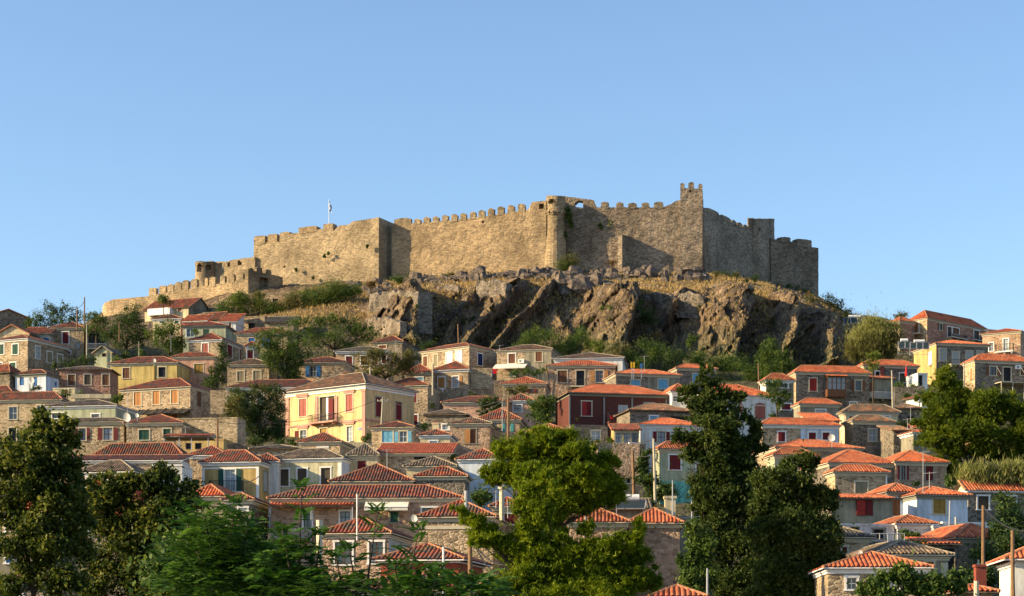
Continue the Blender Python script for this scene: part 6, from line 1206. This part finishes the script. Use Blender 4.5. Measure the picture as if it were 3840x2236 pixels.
# dry grass: one sheet of stuff on the golden slopes
def grass():
    V = []
    n = 30000; x = rng.uniform(950, 2900, n); Y = rng.uniform(330, 366, n); P = []
    for a, b in zip(x, Y):
        X = (a-CX)/FP*b; z = terr(X, b)
        if rng.random() < .5+.5*noise.noise((X*.12, b*.2, 0))*1.6: P.append((X, b, z-.05))
    for _ in range(9000):
        x = rng.uniform(1380, 3180); y = rng.uniform(1050, 1380); p, nn = hit(x, y)
        if p is None: continue
        if nn.z < 0: nn = -nn
        if nn.z > .6+.3*noise.noise((p.x*.12, p.z*.15, 3)): P.append((p.x, p.y, p.z-.05))
    P = np.array(P); quads('dry_grass', needles(P, np.tile([0, 0, .9], (len(P), 1)), .55, .05, 3), 'straw', None)['kind'] = 'stuff'
grass()
k = 0
while k < 46:
    x = rng.uniform(1420, 3150); y = rng.uniform(1110, 1350); p, nn = hit(x, y)
    if p is None or noise.noise((x*.006, y*.012, 4)) < -.05: continue
    k += 1; plant('leaf', 'small olive shrub rooted in a crack of the cliff', [(x+random.uniform(-9, 9), y+random.uniform(-7, 7), random.uniform(6, 13), random.uniform(5, 9)) for _ in range(2)], p.y-.3, random.choice(('lf_olive', 'lf_dark', 'lf_mid', 'lf_rust')), 1.6, 'shrub', 'shrub', 'shrubs rooted in the cliff', sp=.3)
# ivy patches on the castle wall
for x, y, r in ((1596, 905, 12), (1621, 893, 8), (1686, 895, 12), (1676, 912, 9), (1705, 868, 7), (1766, 944, 12), (1876, 890, 6), (1553, 920, 6), (2128, 800, 22), (2140, 840, 14), (2290, 845, 16), (2252, 850, 10), (2118, 880, 10), (1377, 925, 7), (1215, 957, 8), (1173, 1037, 6), (1110, 1012, 6), (1230, 948, 6), (2510, 990, 12), (2570, 985, 14), (2470, 985, 12)):
    plant('leaf', 'small ivy tuft growing out of the castle wall', [(x, y, r*.6, r), (x+r*.3, y+r*.6, r*.5, r*.7)], float(np.interp(x, [950, 1421, 1470, 2049, 2668], [384, 372, 383, 366, 369.5]))-.35, 'lf_mid', 2., 'ivy_tuft', 'wall plant', 'plants on the castle wall', size=.3, ry=.3)
# ------------------------------------------------------------ poles, antennas, dishes, cables, heaters
pole('L', 1432, 576, 1400, 112, .13, label='tall leaning wooden pole in front of the orange pyramid roof house', x2=1434)
pole('L', 1722, 822, 1560, 96, .13, label='thick wooden double pole at the lower right edge')
pole('L', 1735, 1140, 1560, 95.5, .12, label='shorter wooden strut pole leaning against the thick pole at the right edge', x2=1722)
pole('J', 1200, 38, 420, 150, .14, 'wood_pole', 'dark pole between the green door and the sunroom', x2=1186)
pole('J', 1408, -80, 400, 149, .13, 'pale_pole', 'pale pole at the left corner of the pale green maroon shutter house', x2=1392)
pole('B', 460, 1170, 1480, 195, .13, 'wood_pole', 'brown utility pole in front of the blank rubble building')
pole('C', 898, 612, 830, 240, .12, 'pale_pole', 'pale concrete pole beside the orange wooden shutters')
pole('C', 390, 945, 1205, 232, .13, 'pale_pole', 'slightly leaning pale pole before the shaded side of the yellow mansion', x2=408, arm=True)
pole('C', 1640, 935, 1262, 196, .16, 'wood_pole', 'straight brown pole in front of the turquoise shutter house')
pole('C', 1155, 225, 432, 296, .12, 'wood_pole', 'brown pole rising behind the lattice window house against the cliff', x2=1145)
pole('C', 283, 645, 800, 250, .12, 'pale_pole', 'pale pole under the yellowish tree behind the mansion')
pole('F', 545, 680, 1005, 230, .11, 'pale_pole', 'grey pole at the end of the white balustrade', x2=535, name='lamp_pole')
pole('F', 1245, 608, 805, 268, .13, 'pale_pole', 'pale pole by the left corner of the awning frame house')
pole('E', 910, 610, 872, 275, .12, 'wood_pole', 'slim brown pole below the leafy cliff tree', x2=900)
pole('A', 830, -40, 190, 300, .13, 'wood_pole', 'tall dark pole on the skyline by the dark dense tree')
pole('A', 756, 60, 205, 285, .12, 'wood_pole', 'shorter dark pole standing over the square stone house roof')
pole('A', 852, 225, 490, 284, .11, 'pale_pole', 'pale street pole beside the open shaded porch', name='lamp_pole')
pole('A', 1172, 200, 330, 300, .1, 'wood_pole', 'thin pole in front of the tall dark green tree')
pole('A', 1365, 395, 490, 285, .06, 'pale_pole', 'short pale post right of the tall dark green tree')
pole('A', 290, 810, 895, 244, .09, 'pale_pole', 'thin dish mast before the blue doored house')
pole('I', 1268, 868, 1310, 96, .14, 'wood_pole', 'brown wooden pole against the triple cornice house', x2=1265)
pole('I', 155, 462, 730, 120, .045, 'tW', 'white vertical gutter post by the cream awning', r2=.045)
pole('I', 1003, 985, 1215, 92, .05, 'tW', 'thin white post standing on the timber house roof', r2=.05)
pole('I', 1228, 432, 540, 124, .13, 'tsteel', 'short grey flue pipe right of the small hip roof house', r2=.13, name='flue_pipe', cat='flue pipe')
f = pole('I', 1578, 415, 545, 126, .17, 'tC', 'pale metal flue with conical cap on the crimson window house', r2=.17, name='flue_pipe', cat='flue pipe')
m = MB(); zt = (545-415)*S*126/FP; m.tube((0, 0, zt), (0, 0, zt+.12), .28, .26, 'tC', 10); m.tube((0, 0, zt+.125), (0, 0, zt+.35), .3, .03, 'tC', 10); m.build('cap', f)
f = pole('H', 1462, 720, 1120, 90, .11, 'tC', 'tall white chimney pipe in front of the maroon tiled house', r2=.16, name='flue_pipe', cat='flue pipe')
f = pole('L', 1366, 1318, 1470, 92, .12, 'tC', 'pale chimney pipe on the lowest orange roof at the right', r2=.12, name='flue_pipe', cat='flue pipe')
f = pole('L', 1165, 690, 860, 132, .09, 'tsteel', 'thin flue pipe on the white flat roofed building', r2=.09, name='flue_pipe', cat='flue pipe')
pole('L', 1095, 530, 815, 131, .06, 'tsteel', 'slightly tilted aerial mast left of the thin flue pipe', x2=1108, r2=.05)
pole('J', 724, 455, 600, 118, .07, 'tsteel', 'small street lamp pole on the grey tiled roof', name='street_lamp', cat='street lamp')
m = MB(); p = at(*px('J', 724, 455), 118); q = at(*px('J', 772, 445), 118); m.tube((0, 0, (600-455)*S*118/FP), q-at(*px('J', 724, 600), 118), .04, .09, 'tsteel', 6); m.build('lamp_arm', COL.objects['street_lamp'])
pole('J', 1578, 330, 640, 140, .06, 'tsteel', 'thin metal post below the turquoise painted base')
pole('J', 1768, 365, 590, 141, .06, 'tsteel', 'metal clothes line post right of the turquoise base', x2=1766)
pole('K', 400, 1195, 1420, 98, .07, 'tsteel', 'thin pale rod rising from the leaves below the spire tree')
pole('F', 735, 1160, 1252, 215, .05, 'pale_pole', 'thin post by the pine above the dark stone house')
pole('C', 1582, 960, 1160, 197, .05, 'tsteel', 'thin aerial mast left of the straight brown pole')
for t, x, y0, y1, Y, lb in (('A', 1255, 860, 1095, 225, 'tall thin antenna in front of the pale wooden shutters'), ('I', 1520, 425, 545, 125, 'aerial left of the conical capped flue'), ('I', 1635, 530, 640, 122, 'thin aerial on the crimson window house'),
      ('L', 843, 40, 405, 150, 'very tall aerial mast before the maroon shutter stone house'), ('L', 905, 245, 360, 149, 'small aerial beside the maroon shutter stone house'), ('C', 533, 380, 470, 280, 'thin aerial in front of the dark red roof under the cliff'), ('C', 1557, 430, 468, 280, 'small aerial at the left roof corner above the awning'),
      ('F', 1472, 275, 345, 300, 'bluish aerial between the two skyline houses'), ('D', 1300, 535, 660, 262, 'white tipped aerial by the green scrub'), ('I', 450, 20, 175, 165, 'aerial on the long bright orange roof'), ('A', 1680, 335, 470, 284, 'yellowish aerial in front of the olive green tree'), ('B', 145, 1230, 1470, 205, 'aluminium mast by the terrace canopy'),
      ('B', 208, 1330, 1470, 204, 'second mast under the terrace canopy'), ('J', 1748, 675, 760, 112, 'thin mast beside the tall pinkish house'), ('F', 720, 1030, 1240, 216, 'mast behind the square grey stone house'), ('F', 690, 1150, 1235, 214, 'short mast beside the pine and the dark stone house')):
    antenna(t, x, y0, y1, Y, lb)
dish('A', 312, 773, 30, 243, 'white dish in front of the blue door')
dish('A', 1245, 1138, 44, 208, 'large white dish at the corner of the green shutter house')
dish('A', 1345, 1120, 22, 210, 'narrow edge-on white dish beside the large one')
dish('A', 763, 430, 28, hA4.Y-.6, 'blue grey dish on the wall of the square stone house', 'tsteel')
dish('E', 1624, 1340, 36, 193, 'round cream dish before the maroon window house')
dish('L', 225, 1042, 28, 112, 'half hidden pale dish behind the bottom right orange roof')
dish('A', 1517, 580, 18, 247, 'tiny dish above the downpipe of the pale yellow house')
heater('F', 66, 262, 160, 222, 335, 'row of dark solar panels with tank on the hill shoulder', 3, 1, .2)
heater('F', 600, 715, 395, 462, 290, 'solar panels with grey tank left of the ochre sided house', 2, 1, .8)
heater('F', 716, 890, 405, 468, 289, 'solar panels with white tank under the skyline house', 3, 1, .8)
# yellow and blue posts by the scrub
for k, (x, c_, lb) in enumerate(((1178, 'yellowp', 'left yellow board by the green scrub'), (1194, 'yellowp', 'right yellow board by the green scrub'), (1272, 'hb', 'blue board beside the white tipped aerial'))):
    m = MB(); m.box(-.17, -.05, 0, .17, .05, .8 if k < 2 else .6, c_); m.box(-.05, 0, -1.5, .05, .1, -.002, 'tsteel'); o = m.build('board'); o.location = at(*px('D', x, 655), 262); tag(o, lb, 'board')
# terrace canopy left of centre
c0 = at(*px('B', -60, 1340), 204); root = empty('terrace_canopy', c0-Vector((0, 0, 4))); tag(root, 'long low tiled canopy on thin metal poles below the green shutter house', 'canopy'); m = MB()
L = at(*px('B', 415, 1340), 204).x-c0.x; tile_facet(m, [(0, -1.5, 4), (L, -1.5, 4), (L, 1.6, 4.55), (0, 1.6, 4.55)], 'R'); m.box(0, -1.4, 3.85, L, 1.6, 3.95, 'soffit'); m.build('roof', root)
for q in (.2, L*.35, L*.6, L-.3):
    m = MB(); m.tube((q, -1.3, -1), (q, -1.3, 3.9), .06, .06, 'tsteel', 6); m.build('post', root)
# pergola of dark slats below the pale wooden shutters
for k, (x, y) in enumerate(((1372, 1068), (1548, 1058))):
    p = hA11.fp(x, y); root = empty('pergola', p, -R(hA11.th)); tag(root, ('left', 'right')[k]+' dark slatted awning under the pale wooden shutters', 'pergola'); m = MB()
    m.face([(0, -.02, 0), (5.2, -.02, -.2), (5.0, -1.8, -1.), (.4, -1.8, -.8)], 'tiron'); m.face([(0, -.02, -.08), (5.2, -.02, -.28), (5.0, -1.8, -1.08), (.4, -1.8, -.88)], 'tiron')
    for q in (0, 1.3, 2.6, 3.9, 5.): m.tube((q, 0, .05), (q+.3*(1-q/5), -1.9, -.85), .05, .05, 'soffit', 4)
    m.build('canopy', root)
# low garden walls
def gwall(t, x0, x1, yt, h, Y, mat, label, th=0):
    a, b = at(*px(t, x0, yt), Y), at(*px(t, x1, yt), Y-th); d = b-a; m = MB(); n = max(2, int(d.length/.8)); u = Vector((d.y, -d.x, 0)).normalized()
    for i in range(n):
        p, q = a+d*(i/n)-a, a+d*((i+1)/n)-a; p.z += .12*noise.noise((i, x0, 0)); q.z += .12*noise.noise((i+1, x0, 0)); dn = Vector((0, 0, -h)); bk = -u*.4
        L0, L1 = d.length*i/n, d.length*(i+1)/n
        m.face([p+dn, q+dn, q, p], mat, [(L0, -h), (L1, -h), (L1, 0), (L0, 0)]); m.face([p, q, q+bk, p+bk], mat); m.face([q+bk+dn, p+bk+dn, p+bk, q+bk], mat)
        if i == 0: m.face([p+dn, p, p+bk, p+bk+dn], mat)
        if i == n-1: m.face([q+dn, q+bk+dn, q+bk, q], mat)
    o = m.build('garden_wall'); o.location = a; tag(o, label, 'garden wall', 'garden walls')
gwall('A', 700, 1090, 912, .55, 243, 'c', 'whitewashed garden wall under the reddish stone house')
gwall('B', 390, 560, 875, 3, 240, 's2', 'rubble garden wall right of the dark windowed side')
gwall('C', 1270, 1480, 655, 3, 268, 's2', 'stone terrace wall left of the drying laundry')
gwall('C', 1500, 1640, 778, 3, 255, 'S', 'dark terrace wall below the laundry line')
gwall('D', 800, 1255, 1400, 3.5, 196, 'P', 'tiled terrace wall beneath the orange framed sunroom')
gwall('J', 1590, 1790, 680, 3, 147, 'e', 'plastered wall behind the tall pinkish house')
gwall('F', 560, 860, 840, 2.5, 250, 'S', 'terrace wall under the folded parasol')
gwall('B', 560, 1150, 1400, 2.5, 206, 'S', 'low dark wall in shade left of the mansion foot')
gwall('C', 20, 300, 1385, 3, 210, 'c', 'pale low wall at the foot of the mansion')
gwall('F', 560, 1000, 1500, 5, 190, 'S', 'shaded wall behind the square grey stone house')
gwall('L', 330, 720, 925, 2.5, 126, 'grey' if 'grey' in MATS else 'e', 'grey wall under the wire fence left of the round shrub')
m = MB(); a = at(*px('L', 335, 855), 125.5); b = at(*px('L', 660, 855), 125.5); w_ = b.x-a.x
for z in (0, -.5, -.9): m.tube((0, 0, z), (w_, 0, z), .035, .035, 'tsteel', 5)
for k in range(5): m.tube((w_*k/4, 0, -2), (w_*k/4, 0, .05), .035, .035, 'tsteel', 5)
o = m.build('terrace_railing'); o.location = a; tag(o, 'thin metal railing before the dark window of the low white basement', 'railing')
o = MB(); o.box(-.3, -.3, -2, .3, .3, .75, 'brick'); o.box(-.36, -.36, .753, .36, .36, .9, 'brick'); o = o.build('brick_chimney'); o.location = at(*px('L', 1402, 1310), 111); tag(o, 'squat red brick chimney at the foot of the tall leaning pole', 'chimney')
o = MB(); o.box(-.4, -.4, -3, .4, .4, 1., 'c'); o.box(-.48, -.48, 1.003, .48, .48, 1.2, 'c'); o = o.build('wall_pillar'); o.location = at(*px('J', 1552, 640), 147); tag(o, 'stubby stone pillar at the wall behind the tall pinkish house', 'pillar')
# pale rocks and signs on the golden ledge
for x, y, lb in ((2640, 1040, 'small white marker at the foot of the tall tower'), (2338, 1048, 'flat pale slab on the left end of the golden ledge')):
    m = MB(); w_ = .3 if x > 2500 else .9; m.box(-w_, -.3, -.5, w_, .3, .8 if x > 2500 else .3, 'tW'); o = m.build('stone_marker'); o.location = at(x, y+8, 352); tag(o, lb, 'marker')
# cables
wires = [((('C', 400, 950), 232), (('B', 460, 1190), 195), 1.2, 'cable from the mansion side pole to the brown pole'), ((('C', 400, 950), 232), (('C', 1640, 950), 196), 1.5, 'long cable crossing the stone tower house'),
         ((('C', 1640, 945), 196), (('J', 1396, -70), 149), 2., 'dark cable crossing the red timber house'), ((('C', 1640, 950), 196), (('C', 1100, 1110), 205), .6, 'short cable over the peach house'),
         ((('L', 1434, 585), 112), (('L', 2100, 760), 90), .8, 'pale cable running off the right edge'), ((('I', 1268, 880), 96), (('I', 1750, 1300), 90), .8, 'cable slanting down into the bright pine'), ((('I', 1268, 900), 96), (('I', 1720, 1130), 92), .6, 'upper cable into the bright pine'),
         ((('C', 898, 640), 240), (('C', 1640, 940), 196), 1., 'cable from the concrete pole down to the brown pole'), ((('J', 1396, 120), 149), (('J', 1830, 240), 140), .5, 'cable across the pale green house front'), ((('J', 1396, 60), 149), (('J', 1190, 60), 150), .3, 'cable between the pale pole and the dark pole'),
         ((('A', 830, 0), 300), (('A', 756, 70), 285), .2, 'cable between the two skyline poles'), ((('F', 980, 610), 262), (('F', 1245, 640), 268), .3, 'cable below the ochre sided house'), ((('H', 870, 290), 160), (('H', 730, 350), 158), .1, 'cable over the small ochre house balcony')]
for (a, Ya), (b, Yb), sg, lb in wires: wire(at(*px(*a), Ya), at(*px(*b), Yb), sg, lb)
# ------------------------------------------------------------ labels that single out the plants
def ordn(k): return '%d%s' % (k, 'th' if 10 < k % 100 < 14 else {1: 'st', 2: 'nd', 3: 'rd'}.get(k % 10, 'th'))
HS = []
for o in bpy.data.objects:
    if o.parent is None and o.get('category') == 'house':
        k = [c for c in o.children if c.name.startswith('wall')][0]; P = [o.matrix_basis @ v.co for v in k.data.vertices]; z = max(p.z for p in P)-1.5; x = sum(p.x for p in P)/len(P); y = min(p.y for p in P)
        HS.append((CX+FP*x/y, HY-FP*z/y, ' '.join(o['label'].split()[:12])))
bpy.context.view_layer.update()
groups = {}
for o in bpy.data.objects:
    if o.parent is None and o.get('group') and o.get('category') != 'house': groups.setdefault(o['group'], []).append(o)
for gname, L in groups.items():
    if len({o['label'] for o in L}) == len(L): continue
    def scr(o): p = bpy.data.objects[o.name]; c = p.children[0] if p.children else p; b = [c.matrix_world @ Vector(v) for v in c.bound_box]; q = sum(b, Vector())/8; return CX+FP*q.x/q.y, HY-FP*q.z/q.y
    L.sort(key=lambda o: scr(o)[0]); seen = {}
    for k, o in enumerate(L):
        x, y = scr(o)
        if gname == 'bushes on the hillside':
            hx, hy, hl = min(HS, key=lambda h: (h[0]-x)**2+((h[1]-y)*1.3)**2); rel = 'left of' if hx-x > 25 else 'right of' if x-hx > 25 else 'below' if y > hy else 'behind'
            lb = 'bush %s the %s' % (rel, hl); n_ = seen.get(lb, 0); seen[lb] = n_+1
            o['label'] = lb if n_ == 0 else ' '.join((('another ', 'third ')[min(n_, 2)-1]+lb).split()[:16])
        else: o['label'] = '%s, %s from the left' % (o['label'], ordn(k+1))
print('OBJECTS', len(bpy.data.objects), 'POLYS', sum(len(o.data.polygons) for o in bpy.data.objects if o.type == 'MESH'))
